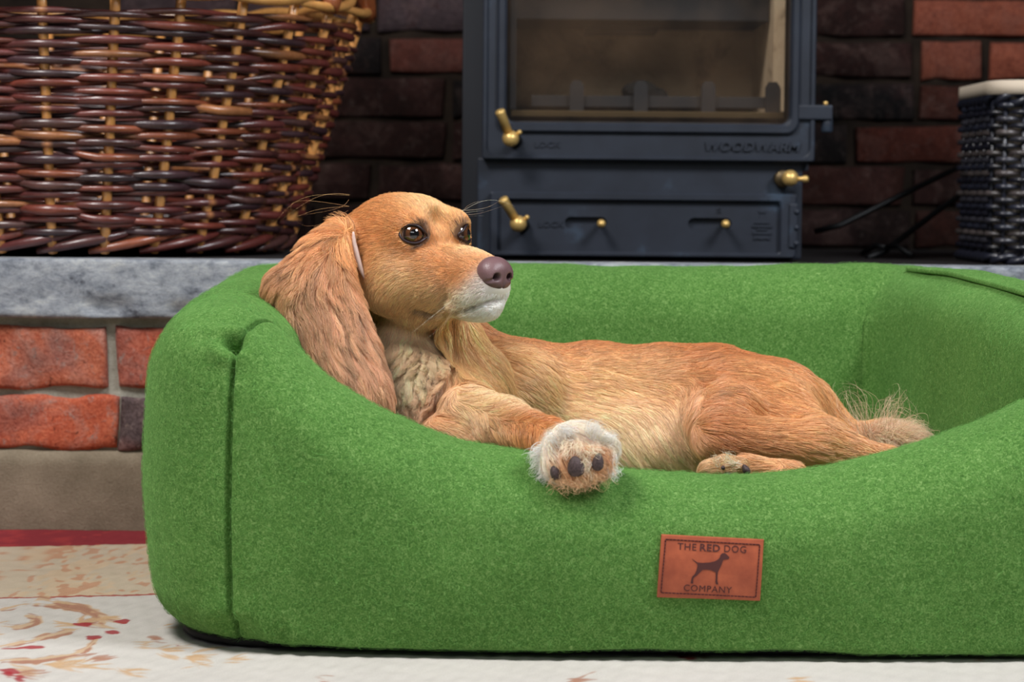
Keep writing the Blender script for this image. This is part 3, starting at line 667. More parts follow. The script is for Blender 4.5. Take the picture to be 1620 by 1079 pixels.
for zz, hh in ((ZF+0.007, 0.008), (rz1-0.008, 0.014)):
    for q in range(2):
        s = np.arange(nn)/nn*2*math.pi*18+q*math.pi; Q = P2+N2*(0.006*np.cos(s))[:, None]; V, F = tube_arr(np.stack([Q[:, 0], Q[:, 1], zz+hh*0.45*np.sin(s)], 1), 0.0050, 6, closed=True); me = mesh('border_braid', V, F); vcol(me, np.tile(DK[0], (len(V), 1))); link('border_braid', me, WILLOW, RB)
bm = bmesh.new(); n4 = nn//4; A = P2[::4]; NA = N2[::4]; lz0, lz1 = rz1-0.004, float(W(1600, 126, 3.1)[2]); rings = []
for (o_, z) in ((-0.006, lz0-0.2), (-0.005, lz1-0.001), (-0.001, lz1), (0.008, lz1-0.001), (0.0085, lz0+0.002), (0.005, lz0+0.002)): rings.append([bm.verts.new((p[0]+n[0]*o_, p[1]+n[1]*o_, z)) for p, n in zip(A, NA)])
for a, b in zip(rings[:-1], rings[1:]):
    for k in range(len(a)): bm.faces.new((a[k], a[(k+1) % len(a)], b[(k+1) % len(a)], b[k]))
bmesh.ops.recalc_face_normals(bm, faces=bm.faces[:]); link('cloth_lining', bm_mesh('cloth_lining', bm, True), M('linen_lining', L4(206, 190, 170), 0.9).m, RB)

# ================================================================ FIRE IRON (dark tongs leaning by the basket)
tg = empty('fire_tongs', (float(W(1400, 410, 3.3)[0]), 3.3, ZF)); tag(tg, 'black iron fire tongs leaning from the hearth behind the rattan basket', 'fire tool')
a0, a1 = W(1395, 400, 3.36), W(1590, 262, 3.52); tubeo('arm', [W(1372, 408, 3.34), a0, (a0+a1)/2+np.array([0, 0, 0.004]), a1], 0.0045, BLACKM, tg)
a0, a1 = W(1330, 356, 3.40), W(1590, 228, 3.54); tubeo('arm', [W(1290, 366, 3.42), a0, (a0+a1)/2, a1], 0.0045, BLACKM, tg)
c0 = W(1402, 392, 3.36); fz = ZF+0.005
tubeo('foot_claw', [c0, np.array([c0[0]+0.012, 3.34, ZF+0.018]), np.array([c0[0]+0.03, 3.32, fz])], 0.004, BLACKM, tg); tubeo('foot_claw', [c0, np.array([c0[0]-0.012, 3.37, ZF+0.018]), np.array([c0[0]-0.03, 3.39, fz])], 0.004, BLACKM, tg)
# ================================================================ DOG BED
def catmull_closed(P, n):
    P = np.asarray(P, float); m = len(P); out = []
    for i in range(m):
        p0, p1, p2, p3 = P[i-1], P[i], P[(i+1) % m], P[(i+2) % m]
        for t in np.linspace(0, 1, n, endpoint=False):
            out.append(0.5*((2*p1)+(-p0+p2)*t+(2*p0-5*p1+4*p2-p3)*t*t+(-p0+3*p1-3*p2+p3)*t**3))
    return np.array(out)
BW = 0.125
def bed_path():
    C = {'FL': (-0.262, 2.098), 'FR': (0.560, 2.105), 'BR': (0.455, 2.655), 'BL': (-0.255, 2.655)}
    order = ['FL', 'FR', 'BR', 'BL']; rad = {'FL': 0.060, 'FR': 0.06, 'BR': 0.050, 'BL': 0.055}; pts = []
    for i, k in enumerate(order):
        p = np.array(C[k]); a = np.array(C[order[i-1]]); b = np.array(C[order[(i+1) % 4]]); r = rad[k]
        ua = (a-p)/np.linalg.norm(a-p); ub = (b-p)/np.linalg.norm(b-p)
        s0, s1 = p+ua*r, p+ub*r
        for t in np.linspace(0, 1, 12): pts.append((1-t)**2*s0+2*t*(1-t)*p+t*t*s1)
        L = np.linalg.norm(b-p); nx_r = rad[order[(i+1) % 4]]; nrm = np.array([ub[1], -ub[0]])
        e0, e1 = p+ub*r, b-ub*nx_r
        for t in np.linspace(0, 1, 40)[1:-1]: pts.append(e0+(e1-e0)*t+nrm*(0.018 if k == 'FL' else 0.012)*math.sin(math.pi*t)**0.8*(1.0 if k in ('FL',) else 0.4))
    P = np.array(pts); d = np.linalg.norm(np.diff(np.vstack([P, P[:1]]), axis=0), axis=1); s = np.concatenate([[0], np.cumsum(d)]); L = s[-1]
    n = 900; ss = np.linspace(0, L, n, endpoint=False); Q = np.stack([np.interp(ss, s, np.append(P[:, a], P[0, a])) for a in (0, 1)], 1)
    k = np.ones(15)/15
    Q = np.stack([np.convolve(np.concatenate([Q[-7:, a], Q[:, a], Q[:7, a]]), k, 'valid') for a in (0, 1)], 1)
    return Q, ss, L
BP, BS, BL_ = bed_path()
T = np.roll(BP, -1, 0)-np.roll(BP, 1, 0); T /= np.linalg.norm(T, axis=1)[:, None]; BN = np.stack([T[:, 1], -T[:, 0]], 1)
k = np.ones(21)/21
BNs = np.stack([np.convolve(np.concatenate([BN[-10:, a], BN[:, a], BN[:10, a]]), k, 'valid') for a in (0, 1)], 1); BNs /= np.linalg.norm(BNs, axis=1)[:, None]
rim = [(300, 486), (340, 482), (370, 486), (410, 500), (450, 526), (500, 586), (560, 623), (620, 653), (700, 685), (780, 704), (860, 717), (960, 735), (1050, 743), (1120, 746), (1200, 744), (1280, 737), (1350, 724), (1420, 706), (1500, 681), (1560, 659), (1620, 634), (1700, 597), (1780, 550), (1850, 510)]
RIM = np.array([W(px, py, 2.10)[[0, 2]] for px, py in rim])
def bed_h():
    h = np.full(len(BP), 0.322); x, y = BP[:, 0], BP[:, 1]
    fr = np.interp(x, RIM[:, 0], RIM[:, 1]); wf = np.clip((2.17-y)/0.05, 0, 1); wf = wf*wf*(3-2*wf)
    side = 0.322-(0.322-0.300)*np.clip((2.5-y)/0.35, 0, 1)
    h = side*(1-wf)+fr*wf
    k = np.ones(17)/17; return np.convolve(np.concatenate([h[-8:], h, h[:8]]), k, 'valid')
BH = bed_h()
OUTF = np.clip((BP[:, 0]-0.42)/0.03, 0, 1)*np.clip((2.62-BP[:, 1])/0.05, 0, 1)*np.clip((BP[:, 1]-2.15)/0.05, 0, 1); OUTF = np.convolve(np.concatenate([OUTF[-10:], OUTF, OUTF[:10]]), np.ones(21)/21, 'valid')
def find_s(cond_x, cond_y):
    return int(np.argmin((BP[:, 0]-cond_x)**2+(BP[:, 1]-cond_y)**2))
xseam = float(W(370, 700, 2.045)[0])
OUT = BP+BNs*BW/2
sm_fl = int(np.argmin(np.abs(OUT[:, 0]-xseam)+10*(OUT[:, 1] > 2.2)))
sm_br = find_s(0.452, 2.62); sm_bl = find_s(-0.25, 2.64); sm_fr = find_s(0.548, 2.115)
SEAMS = [BS[sm_fl], BS[sm_fr], BS[sm_br], BS[sm_bl]]
def sdist(s, s0): d = np.abs(s-s0); return np.minimum(d, BL_-d)
def build_bolster():
    # refine s near the seams
    fine = [BS]
    for s0 in SEAMS: fine.append((s0+np.linspace(-0.02, 0.02, 41)) % BL_)
    S = np.unique(np.concatenate(fine)); keep = [0]
    for q_ in range(1, len(S)):
        if S[q_]-S[keep[-1]] > 0.00055: keep.append(q_)
    S = S[keep]; nS = len(S)
    ip = lambda A: np.interp(S, np.append(BS, BL_), np.append(A, A[0]))
    OF = 1-0.62*ip(OUTF); PX, PY, NX, NY, H = ip(BP[:, 0]), ip(BP[:, 1]), ip(BNs[:, 0]), ip(BNs[:, 1]), ip(BH)
    nt = 120; ph = np.linspace(0, 2*np.pi, nt, endpoint=False)
    c, s = np.cos(ph), np.sin(ph)
    u_sign = np.sign(c)*(np.abs(c) > 0.25)
    n_top, n_bot = 2.5, 3.6; n = np.where(s > 0, n_top, n_bot)
    U = np.sign(c)*np.abs(c)**(2/n); Zt = np.sign(s)*np.abs(s)**(2/n)
    V = np.zeros((nS, nt, 3)); seam = np.zeros(nS); puff = np.ones(nS)
    for s0 in SEAMS: d = sdist(S, s0); seam = np.maximum(seam, (2.0 if s0 == SEAMS[2] else 1.0)*np.exp(-(d/(0.003 if s0 == SEAMS[2] else 0.0012))**2)); puff = np.minimum(puff, 1-np.exp(-(d/0.016)**2))
    w = BW/2*np.ones(nS); zb = 0.003
    BTI = 0.008+0.042*np.clip((-0.17-PX)/0.07, 0, 1)*1.0+0.018*np.clip((PY-2.2)/0.1, 0, 1)*(PX > -0.2); kk_ = np.ones(25)/25; BTI = np.convolve(np.concatenate([BTI[-12:], BTI, BTI[:12]]), kk_, 'valid')
    for i in range(nS):
        h = H[i]; hc = zb+(h-zb)/2; topk = min(0.062, (h-zb)*0.48)
        # stadium: straight sides with rounded top of height topk
        z = np.where(Zt > 0, 0, 0)*0.0
        z_up = h-topk+topk*np.clip(Zt, 0, 1); bt = BTI[i]; z_dn = zb+bt-bt*np.clip(-Zt, 0, 1)
        # arcs: blend so that points are spread: upper half of angles from side mid to top
        hm = (h-topk+zb+bt)/2
        fr = np.abs(np.sin(ph)); 
        z = np.where(s >= 0, np.where(np.abs(s) < 0.35, hm+(h-topk-hm)*np.abs(s)/0.35, h-topk+topk*((np.abs(s)-0.35)/0.65)), np.where(np.abs(s) < 0.35, hm-(hm-zb-bt)*np.abs(s)/0.35, zb+bt-bt*((np.abs(s)-0.35)/0.65)))
        q = np.clip((np.abs(s)-0.35)/0.65, 0, 1); ee = np.where(s > 0, 2.1, 2.6); u = np.sign(c)*np.clip(1-q**ee, 0, 1)**(1/ee)
        zz = (z-zb)/(h-zb); bulge = 0.010*np.sin(np.pi*np.clip(zz, 0, 1))
        u = u*w[i]+np.sign(c)*bulge*np.abs(np.clip(1-q**2, 0, 1)); u = np.where(u > 0, u*OF[i], u)
        V[i, :, 0] = PX[i]+NX[i]*u; V[i, :, 1] = PY[i]+NY[i]*u; V[i, :, 2] = z
    # normals numeric
    dS = np.roll(V, -1, 0)-np.roll(V, 1, 0); dT = np.roll(V, -1, 1)-np.roll(V, 1, 1); N = np.cross(dT, dS); N /= np.linalg.norm(N, axis=2)[:, :, None]+1e-9
    cc = np.stack([PX, PY, H/2], 1)[:, None]; sg = np.sign(((V-cc)*N).sum(2).mean()); N *= sg
    disp = (-0.011*seam-0.0009*(1-puff))[:, None]*np.ones((1, nt))
    # soften seam at very top of the front-left corner (seam ends at the crest)
    sb = BS[484]; inn = (u_sign < 0)[None, :]; dd_ = sb-S; lip = 0.013*np.exp(-(np.maximum(dd_, 0)/0.055)**2)/(1+np.exp(-(dd_)/0.0012)); disp = np.where(inn, disp*np.where(np.abs(S-BS[sm_br]) < 0.05, 0, 1)[:, None], disp); zf_ = 1-0.8*np.clip((V[:, :, 2]-(H[:, None]-0.06))/0.05, 0, 1); LIP = (lip[:, None]*inn*zf_).reshape(-1)
    Pf = V.reshape(-1, 3); D = disp.reshape(-1)
    D = D+0.0028*noise3(Pf, 16, 51, 2)+0.0009*noise3(Pf, 70, 52, 2)
    def fold(a, b, depth, wid):
        a, b = np.array(a), np.array(b); ab = b-a; t = np.clip(((Pf-a)@ab)/(ab@ab), 0, 1); d = np.linalg.norm(Pf-(a+t[:, None]*ab), axis=1)
        return -depth*np.exp(-(d/wid)**2)*(1-0.55*t)+depth*0.5*np.exp(-((d-wid*2)/(wid*1.2))**2)*(1-0.6*t)
    o = lambda px, py, d: W(px, py, d)
    D += fold(o(369, 545, 2.055), o(290, 552, 2.09), 0.007, 0.006); D += fold(o(369, 545, 2.055), o(425, 532, 2.03), 0.010, 0.007)
    D += fold(o(425, 532, 2.03), o(470, 540, 2.04), 0.003, 0.006)
    D += fold(o(363, 985, 2.05), o(395, 1000, 2.03), 0.006, 0.008); D += fold(o(445, 1040, 2.03), o(440, 1005, 2.03), 0.007, 0.006)
    Pf = Pf+N.reshape(-1, 3)*D[:, None]+LIP[:, None]*np.array([-1.0, -0.5, 0])
    Pf[:, 2] = np.maximum(Pf[:, 2], 0.002)
    i, j = np.meshgrid(np.arange(nS), np.arange(nt), indexing='ij'); a = (i*nt+j); b = (i*nt+(j+1) % nt); c_ = (((i+1) % nS)*nt+(j+1) % nt); d_ = (((i+1) % nS)*nt+j)
    F = np.stack([a, b, c_, d_], -1).reshape(-1, 4)
    return Pf, F
bed = empty('dog_bed', (0.1, 2.38, 0)); tag(bed, 'large green felt dog bed with a dipped front rim and leather patch', 'dog bed')
Vb, Fb = build_bolster(); meb = mesh('bolster', Vb, Fb)
bmx = bmesh.new(); bmx.from_mesh(meb); bmesh.ops.recalc_face_normals(bmx, faces=bmx.faces[:]); bmx.to_mesh(meb); bmx.free()
bol = link('bolster', meb, FELT, bed)
# inside mattress and black base
def slabfrom(path, z0, z1, inset, name, mat, puff=0.0):
    Q = path[::6]; nq = BNs[::6]; c = Q.mean(0); rings = []
    io = (OUTF[::6]*0.04*(inset < 0))
    for ins, z in ((inset+0.006, z0), (inset, z0+0.002), (inset, z1-0.003), (inset+0.006, z1)): rings.append(np.c_[Q-nq*(ins+io)[:, None], np.full(len(Q), z)])
    for f in (0.8, 0.5, 0.2): rings.append(np.c_[c+(Q-nq*(inset+0.006)-c)*f, np.full(len(Q), z1+puff*(1-f*f))])
    V = np.concatenate(rings+[np.array([[c[0], c[1], z1+puff]])]); n = len(Q); F = []
    for r in range(len(rings)-1):
        for k in range(n): F.append((r*n+k, r*n+(k+1) % n, (r+1)*n+(k+1) % n, (r+1)*n+k))
    l = len(rings)-1
    for k in range(n): F.append((l*n+k, l*n+(k+1) % n, len(V)-1))
    F.append(tuple(range(n))[::-1]); return link(name, mesh(name, V, F), mat, bed)
mt = slabfrom(BP, 0.012, 0.112, BW/2-0.004, 'mattress', FELT, 0.010)
bs = slabfrom(BP-BNs*(OUTF*0.0)[:, None], 0.0, 0.010, -BW/2+0.024, 'base_panel', BLACKCLOTH)
# piping along the right bolster
ir = [i for i in range(len(BP)) if BS[sm_fr]+0.05 < BS[i] < BS[sm_br]-0.01]
P = np.array([[BP[i, 0]-BNs[i, 0]*0.030, BP[i, 1]-BNs[i, 1]*0.030, BH[i]-0.004+0.002] for i in ir]); tubeo('piping', P, 0.0032, FELT, bed)
# ---- leather patch on the front
from mathutils.bvhtree import BVHTree
bvh = BVHTree.FromPolygons([tuple(v) for v in Vb.tolist()], [tuple(f) for f in Fb.tolist()])
def onbed(px, py, lift=0.0):
    o = Vector((0, 0, CAMZ)); w = Vector(W(px, py, 2.0)); d = (w-o).normalized(); h = bvh.ray_cast(o, d)
    return np.array(h[0]-d*lift)
cp = [(1046, 845), (1208, 853), (1202, 950), (1039, 944)]
pc = onbed(1123, 898)
def patch_pt(u, v, lift):      # u,v in 0..1
    a = np.array(cp[0])*(1-u)*(1-v)+np.array(cp[1])*u*(1-v)+np.array(cp[2])*u*v+np.array(cp[3])*(1-u)*v
    return onbed(a[0], a[1], lift)
def patch_mesh():
    nu, nv = 20, 12; G = np.array([[patch_pt(i/nu, j/nv, 0.0) for j in range(nv+1)] for i in range(nu+1)]); Y = G[:, :, 1]
    A = np.c_[np.ones(G[:, :, 0].size), G[:, :, 0].ravel(), G[:, :, 2].ravel(), (G[:, :, 2].ravel()-pc[2])**2]; co, *_ = np.linalg.lstsq(A, Y.ravel(), rcond=None)
    return G, co
Gp, cop = patch_mesh()
ysurf = lambda x, z: cop[0]+cop[1]*x+cop[2]*z+cop[3]*(z-pc[2])**2-0.0012
def patch_build():
    nu, nv = 24, 14; V = []; F = []
    for (lift, ins) in ((0.002, 0.0), (-0.0012, 0.0), (-0.0018, 0.006)):
        for i in range(nu+1):
            for j in range(nv+1):
                u = ins+(1-2*ins)*i/nu; v = ins*1.6+(1-3.2*ins)*j/nv
                p = patch_pt(u, v, 0); V.append((p[0], ysurf(p[0], p[2])+lift, p[2]))
    n = (nu+1)*(nv+1)
    idx = lambda l, i, j: l*n+i*(nv+1)+j
    for i in range(nu):
        for j in range(nv): F.append((idx(2, i, j), idx(2, i, j+1), idx(2, i+1, j+1), idx(2, i+1, j)))
    for l in (0, 1):
        for i in range(nu): F.append((idx(l, i, 0), idx(l, i+1, 0), idx(l+1, i+1, 0), idx(l+1, i, 0))); F.append((idx(l, i+1, nv), idx(l, i, nv), idx(l+1, i, nv), idx(l+1, i+1, nv)))
        for j in range(nv): F.append((idx(l, 0, j+1), idx(l, 0, j), idx(l+1, 0, j), idx(l+1, 0, j+1))); F.append((idx(l, nu, j), idx(l, nu, j+1), idx(l+1, nu, j+1), idx(l+1, nu, j)))
    me = mesh('leather_patch', V, F, False); bm = bmesh.new(); bm.from_mesh(me); bmesh.ops.recalc_face_normals(bm, faces=bm.faces[:]); bm.to_mesh(me); bm.free(); return me
patch = link('leather_patch', patch_build(), LEATHER, bed); patch['label'] = 'tan leather patch stamped with a standing dog and lettering'
def ptxt(body, pxc, pyc, wpx, hpx, off=0.0, sp=1.1):
    me = textmesh(body, 1.0, 0.5, off, sp); n = len(me.vertices); co = np.empty(n*3, np.float32); me.vertices.foreach_get('co', co); co = co.reshape(-1, 3)
    lo, hi = co.min(0), co.max(0); c0 = (lo+hi)/2; d = pc[1]; s0, s1 = wpx/(hi[0]-lo[0])*d/FPX, hpx/(hi[1]-lo[1])*d/FPX; w = W(pxc, pyc, d); a = math.radians(-3.0)
    X = (co[:, 0]-c0[0])*s0; Z = (co[:, 1]-c0[1])*s1; x = w[0]+X*math.cos(a)-Z*math.sin(a); z = w[2]+X*math.sin(a)+Z*math.cos(a)
    q = np.stack([x, ysurf(x, z)-0.0018-(co[:, 2]+0.5)*0.00035, z], 1); me.vertices.foreach_set('co', q.astype(np.float32).ravel()); me.update(); me.materials.clear(); me.materials.append(STAMP); return link('lettering', me, None, patch)
ptxt('THE', 1086.5, 864.2, 30, 10.5); ptxt('RED', 1123, 866.2, 32, 11.5, 0.022); ptxt('DOG', 1163, 868.3, 35, 11); ptxt('COMPANY', 1119.5, 931, 77, 10.5)
def emblem():
    z8 = lambda x, y: (1020+x*210/1618, 830+y*140/1079)
    P = [(573, 408), (640, 455), (700, 460), (790, 455), (850, 442), (890, 420), (912, 395), (920, 365), (945, 345), (975, 342), (1000, 362), (1030, 395), (1022, 413), (985, 420), (955, 425), (945, 450), (930, 490), (905, 540), (888, 575), (884, 630), (882, 680), (892, 715), (888, 727), (865, 722), (858, 690), (862, 640), (862, 575), (800, 548), (745, 540), (700, 545), (665, 580), (630, 615), (595, 640), (585, 665), (588, 700), (583, 712), (556, 706), (566, 655), (575, 625), (610, 590), (628, 545), (640, 500), (638, 472), (600, 440)]
    bm = bmesh.new(); a = []; 
    for p in P:
        w = W(*z8(*p), pc[1]); a.append(bm.verts.new((w[0], ysurf(w[0], w[2])-0.00215, w[2])))
    f = bm.faces.new(a); ex = bmesh.ops.extrude_face_region(bm, geom=[f]); bmesh.ops.translate(bm, vec=(0, 0.0006, 0), verts=[v for v in ex['geom'] if isinstance(v, bmesh.types.BMVert)])
    bmesh.ops.triangulate(bm, faces=bm.faces[:]); bmesh.ops.recalc_face_normals(bm, faces=bm.faces[:]); return bm_mesh('dog_emblem', bm)
link('dog_emblem', emblem(), STAMP, patch)
def stitches():
    parts = []
    cor = [(0.045, 0.07), (0.962, 0.085), (0.955, 0.94), (0.035, 0.92)]
    for a, b in zip(cor, cor[1:]+cor[:1]):
        n = 26 if abs(a[0]-b[0]) > 0.5 else 16
        for k in range(n):
            pp = []
            for t in ((k+0.1)/n, (k+0.5)/n, (k+0.9)/n):
                u, v = a[0]+(b[0]-a[0])*t, a[1]+(b[1]-a[1])*t; p = patch_pt(u, v, 0); pp.append((p[0], ysurf(p[0], p[2])-0.0019, p[2]))
            pp = np.array(pp); pp[1, 1] -= 0.0003; parts.append(tube_arr(pp, 0.0005, 5, up=(0, 1, 0.01)))
    V, F = merge(parts); return mesh('stitching', V, F)
st = link('stitching', stitches(), THREAD, patch)

# fine wool fuzz standing off the felt
def fuzz():
    V = Vb; F = Fb; c = V[F].mean(1); a = V[F]; cr = np.cross(a[:, 2]-a[:, 0], a[:, 3]-a[:, 1]); ar = np.linalg.norm(cr, axis=1); n = cr/(ar[:, None]+1e-12)
    me = meb; nn = np.empty(len(me.polygons)*3, np.float32); me.polygons.foreach_get('normal', nn); n = nn.reshape(-1, 3); pc_ = np.empty(len(me.polygons)*3, np.float32); me.polygons.foreach_get('center', pc_); pc_ = pc_.reshape(-1, 3)
    ok = (n[:, 1] < 0.35) | (n[:, 2] > 0.4); w = ar*ok*(np.where(pc_[:, 1] < 2.3, 1.0, 0.35)); m = 70000; i = rng.choice(len(w), m, p=w/w.sum()); P = pc_[i]+(V[F[i, 1]]-V[F[i, 0]])*rng.uniform(-0.5, 0.5, m)[:, None]+(V[F[i, 3]]-V[F[i, 0]])*rng.uniform(-0.5, 0.5, m)[:, None]
    N = n[i]; D = rng.normal(size=(m, 3)); D -= N*(D*N).sum(1)[:, None]; D /= np.linalg.norm(D, axis=1)[:, None]; D2 = np.cross(N, D); L = rng.uniform(0.0025, 0.007, m)[:, None]; S = []
    cv = rng.normal(0, 0.5, m)[:, None]
    for t in np.linspace(0, 1, 5): S.append(P+L*(D*t+D2*cv*t*t)+N*(0.0002+0.0011*np.sin(np.pi*t*0.8)*L/0.005))
    return np.stack(S, 1)
# ================================================================ DOG (signed distance body)
class Grid:
    def __init__(s, xs, ys, zs):
        s.ax = [np.asarray(a, np.float32) for a in (xs, ys, zs)]; s.F = np.full([len(a) for a in s.ax], 0.05, np.float32)
    def sl(s, lo, hi):
        o = []
        for a, l, h in zip(s.ax, lo, hi):
            i, j = np.searchsorted(a, l), np.searchsorted(a, h); o.append(slice(max(i-1, 0), min(j+1, len(a))))
        return tuple(o)
    def pts(s, sl):
        return np.meshgrid(s.ax[0][sl[0]], s.ax[1][sl[1]], s.ax[2][sl[2]], indexing='ij', sparse=True)
    def add(s, fn, lo, hi, k=0.012, mode='u'):
        sl = s.sl(lo, hi)
        if any(q.stop-q.start <= 1 for q in sl): return
        X, Y, Z = s.pts(sl); d = fn(X, Y, Z).astype(np.float32); f = s.F[sl]
        if mode == 'u': h = np.clip(0.5+0.5*(f-d)/k, 0, 1); s.F[sl] = f*(1-h)+d*h-k*h*(1-h)
        else: d = -d; h = np.clip(0.5-0.5*(f-d)/k, 0, 1); s.F[sl] = f*(1-h)+d*h+k*h*(1-h)
    def cone(s, a, b, ra, rb, k=0.012, mode='u'):
        a, b = np.asarray(a, float), np.asarray(b, float); ab = b-a; L2 = ab@ab+1e-12; m = max(ra, rb)+k+0.012
        def fn(X, Y, Z):
            t = np.clip(((X-a[0])*ab[0]+(Y-a[1])*ab[1]+(Z-a[2])*ab[2])/L2, 0, 1)
            return np.sqrt((X-a[0]-t*ab[0])**2+(Y-a[1]-t*ab[1])**2+(Z-a[2]-t*ab[2])**2)-(ra+(rb-ra)*t)
        s.add(fn, np.minimum(a, b)-m, np.maximum(a, b)+m, k, mode)
    def ell(s, c, r, B=None, k=0.012, mode='u'):
        """ellipsoid, B rows = local axes"""
        c = np.asarray(c, float); r = np.asarray(r, float); B = np.eye(3) if B is None else np.asarray(B); m = r.max()+k+0.012
        def fn(X, Y, Z):
            x, y, z = X-c[0], Y-c[1], Z-c[2]; q = [(B[i, 0]*x+B[i, 1]*y+B[i, 2]*z) for i in range(3)]
            k0 = np.sqrt(sum((q[i]/r[i])**2 for i in range(3))); k1 = np.sqrt(sum((q[i]/r[i]**2)**2 for i in range(3)))+1e-9
            return k0*(k0-1.0)/k1
        s.add(fn, c-m, c+m, k, mode)
    def sample(s, P):
        idx, w = [], []
        for a, c in zip(s.ax, P.T):
            i = np.clip(np.searchsorted(a, c)-1, 0, len(a)-2); idx.append(i); w.append(np.clip((c-a[i])/(a[i+1]-a[i]), 0, 1))
        i, j, k = idx; u, v, t = w; F = s.F; o = 0
        for di in (0, 1):
            for dj in (0, 1):
                for dk in (0, 1): o = o+F[i+di, j+dj, k+dk]*(u if di else 1-u)*(v if dj else 1-v)*(t if dk else 1-t)
        return o
    def grad(s, P, e=0.0022):
        if not hasattr(s, 'G'):
            s.G = [np.gradient(s.F, s.ax[a], axis=a) for a in range(3)]; s.mid = [(a[1:]+a[:-1])/2 for a in s.ax]
        i = [np.searchsorted(m, c) for m, c in zip(s.mid, P.T)]; G = np.stack([g_[i[0], i[1], i[2]] for g_ in s.G], 1).astype(float); return G/(np.linalg.norm(G, axis=1)[:, None]+1e-9)
    def nets(s):
        F = s.F; I = F < 0; nx, ny, nz = F.shape
        c = np.zeros((nx-1, ny-1, nz-1), np.int8)
        for di in (0, 1):
            for dj in (0, 1):
                for dk in (0, 1): c += I[di:nx-1+di, dj:ny-1+dj, dk:nz-1+dk]
        act = (c > 0) & (c < 8); ii, jj, kk = np.nonzero(act); idm = np.full(c.shape, -1, np.int32); idm[ii, jj, kk] = np.arange(len(ii))
        V = np.zeros((len(ii), 3)); cnt = np.zeros(len(ii))
        corners = [(a, b, d) for a in (0, 1) for b in (0, 1) for d in (0, 1)]
        for a in corners:
            for ax in range(3):
                if a[ax] == 1: continue
                b = list(a); b[ax] = 1; fa = F[ii+a[0], jj+a[1], kk+a[2]]; fb = F[ii+b[0], jj+b[1], kk+b[2]]; m = (fa < 0) != (fb < 0)
                t = np.where(m, fa/(fa-fb+1e-12), 0)
                pa = np.stack([s.ax[0][ii+a[0]], s.ax[1][jj+a[1]], s.ax[2][kk+a[2]]], 1); pb = np.stack([s.ax[0][ii+b[0]], s.ax[1][jj+b[1]], s.ax[2][kk+b[2]]], 1)
                V += np.where(m[:, None], pa+(pb-pa)*t[:, None], 0); cnt += m
        V /= cnt[:, None]; Q = []
        for ax in range(3):
            sh = [slice(0, n) for n in F.shape]; s2 = list(sh); sh[ax] = slice(0, F.shape[ax]-1); s2[ax] = slice(1, F.shape[ax])
            m = I[tuple(sh)] != I[tuple(s2)]; e = np.array(np.nonzero(m)).T; o1, o2 = [a for a in range(3) if a != ax]
            e = e[(e[:, o1] > 0) & (e[:, o2] > 0) & (e[:, o1] < F.shape[o1]-1) & (e[:, o2] < F.shape[o2]-1)]
            g_ = lambda d1, d2: (lambda q: idm[q[:, 0], q[:, 1], q[:, 2]])(np.column_stack([e[:, a]-(d1 if a == o1 else d2 if a == o2 else 0) for a in range(3)]))
            q = np.stack([g_(0, 0), g_(1, 0), g_(1, 1), g_(0, 1)], 1); fl = I[e[:, 0], e[:, 1], e[:, 2]]
            if ax == 1: fl = ~fl
            q[~fl] = q[~fl][:, ::-1]; Q.append(q)
        return V, np.concatenate(Q)

# ---- head frame: f forward (nose), l dog's left, u up
TH = math.radians(49)
HF = np.array([math.cos(TH), -math.sin(TH), 0.0]); HL = np.array([math.sin(TH), math.cos(TH), 0.0]); HU = np.array([0, 0, 1.0])
_rx = math.radians(0); HO = W(687, 372, 2.268)
HB = np.stack([HF, HL, HU])
def H(f, l, u): return HO+f*HF+l*HL+u*HU

def axis(segs):
    out = [segs[0][0]]
    for (a, b, h) in segs:
        n = max(1, int(round((b-a)/h))); out += list(np.linspace(a, b, n+1)[1:])
    return np.array(out)
lo, hi = (-0.26, 2.02, 0.055), (0.45, 2.56, 0.43)
GR = Grid(axis([(-0.26, -0.12, 0.003), (-0.12, 0.005, 0.0014), (0.005, 0.45, 0.0032)]), axis([(1.992, 2.15, 0.0022), (2.15, 2.36, 0.0018), (2.36, 2.58, 0.004)]), axis([(0.055, 0.27, 0.0026), (0.27, 0.425, 0.0014)]))
px = lambda r, d=2.3: r*d/FPX
def C(p, q, k=0.015, **kw):      # cone from (px,py,d,rpx)
    GR.cone(W(*p[:3]), W(*q[:3]), px(p[3], p[2]), px(q[3], q[2]), k, **kw)
def E(p, r, k=0.015, tilt=0.0, yaw=0.0, **kw):     # ellipsoid radii px (along x, depth, up), tilt in image degrees
    a = math.radians(tilt); y = math.radians(yaw); B = np.array([[math.cos(a)*math.cos(y), -math.sin(y)*math.cos(a), math.sin(a)], [math.sin(y), math.cos(y), 0], [-math.sin(a)*math.cos(y), math.sin(a)*math.sin(y), math.cos(a)]])
    GR.ell(W(*p), [px(v, p[2]) for v in r], B, k, **kw)
# torso
E((845, 640, 2.385), (95, 95, 100), tilt=8); E((940, 640, 2.40), (120, 105, 100)); E((1050, 640, 2.40), (110, 98, 97)); E((1130, 640, 2.40), (90, 92, 96)); E((1200, 660, 2.40), (96, 90, 96), tilt=-20)
C((1240, 650, 2.40, 72), (1300, 690, 2.41, 50)); E((1000, 690, 2.36), (170, 90, 70)); C((1280, 640, 2.42, 40), (1335, 700, 2.44, 26))
# thigh and hind leg (near side)
E((1190, 660, 2.335), (96, 40, 76), 0.05, tilt=-24); C((1150, 660, 2.30, 56), (1135, 690, 2.26, 40), 0.02); C((1140, 692, 2.25, 37), (1290, 702, 2.25, 34), 0.014); C((1290, 702, 2.25, 34), (1400, 728, 2.27, 19), 0.012); C((1240, 668, 2.325, 44), (1300, 692, 2.285, 32), 0.03); C((1400, 728, 2.27, 19), (1470, 760, 2.27, 18), 0.01)
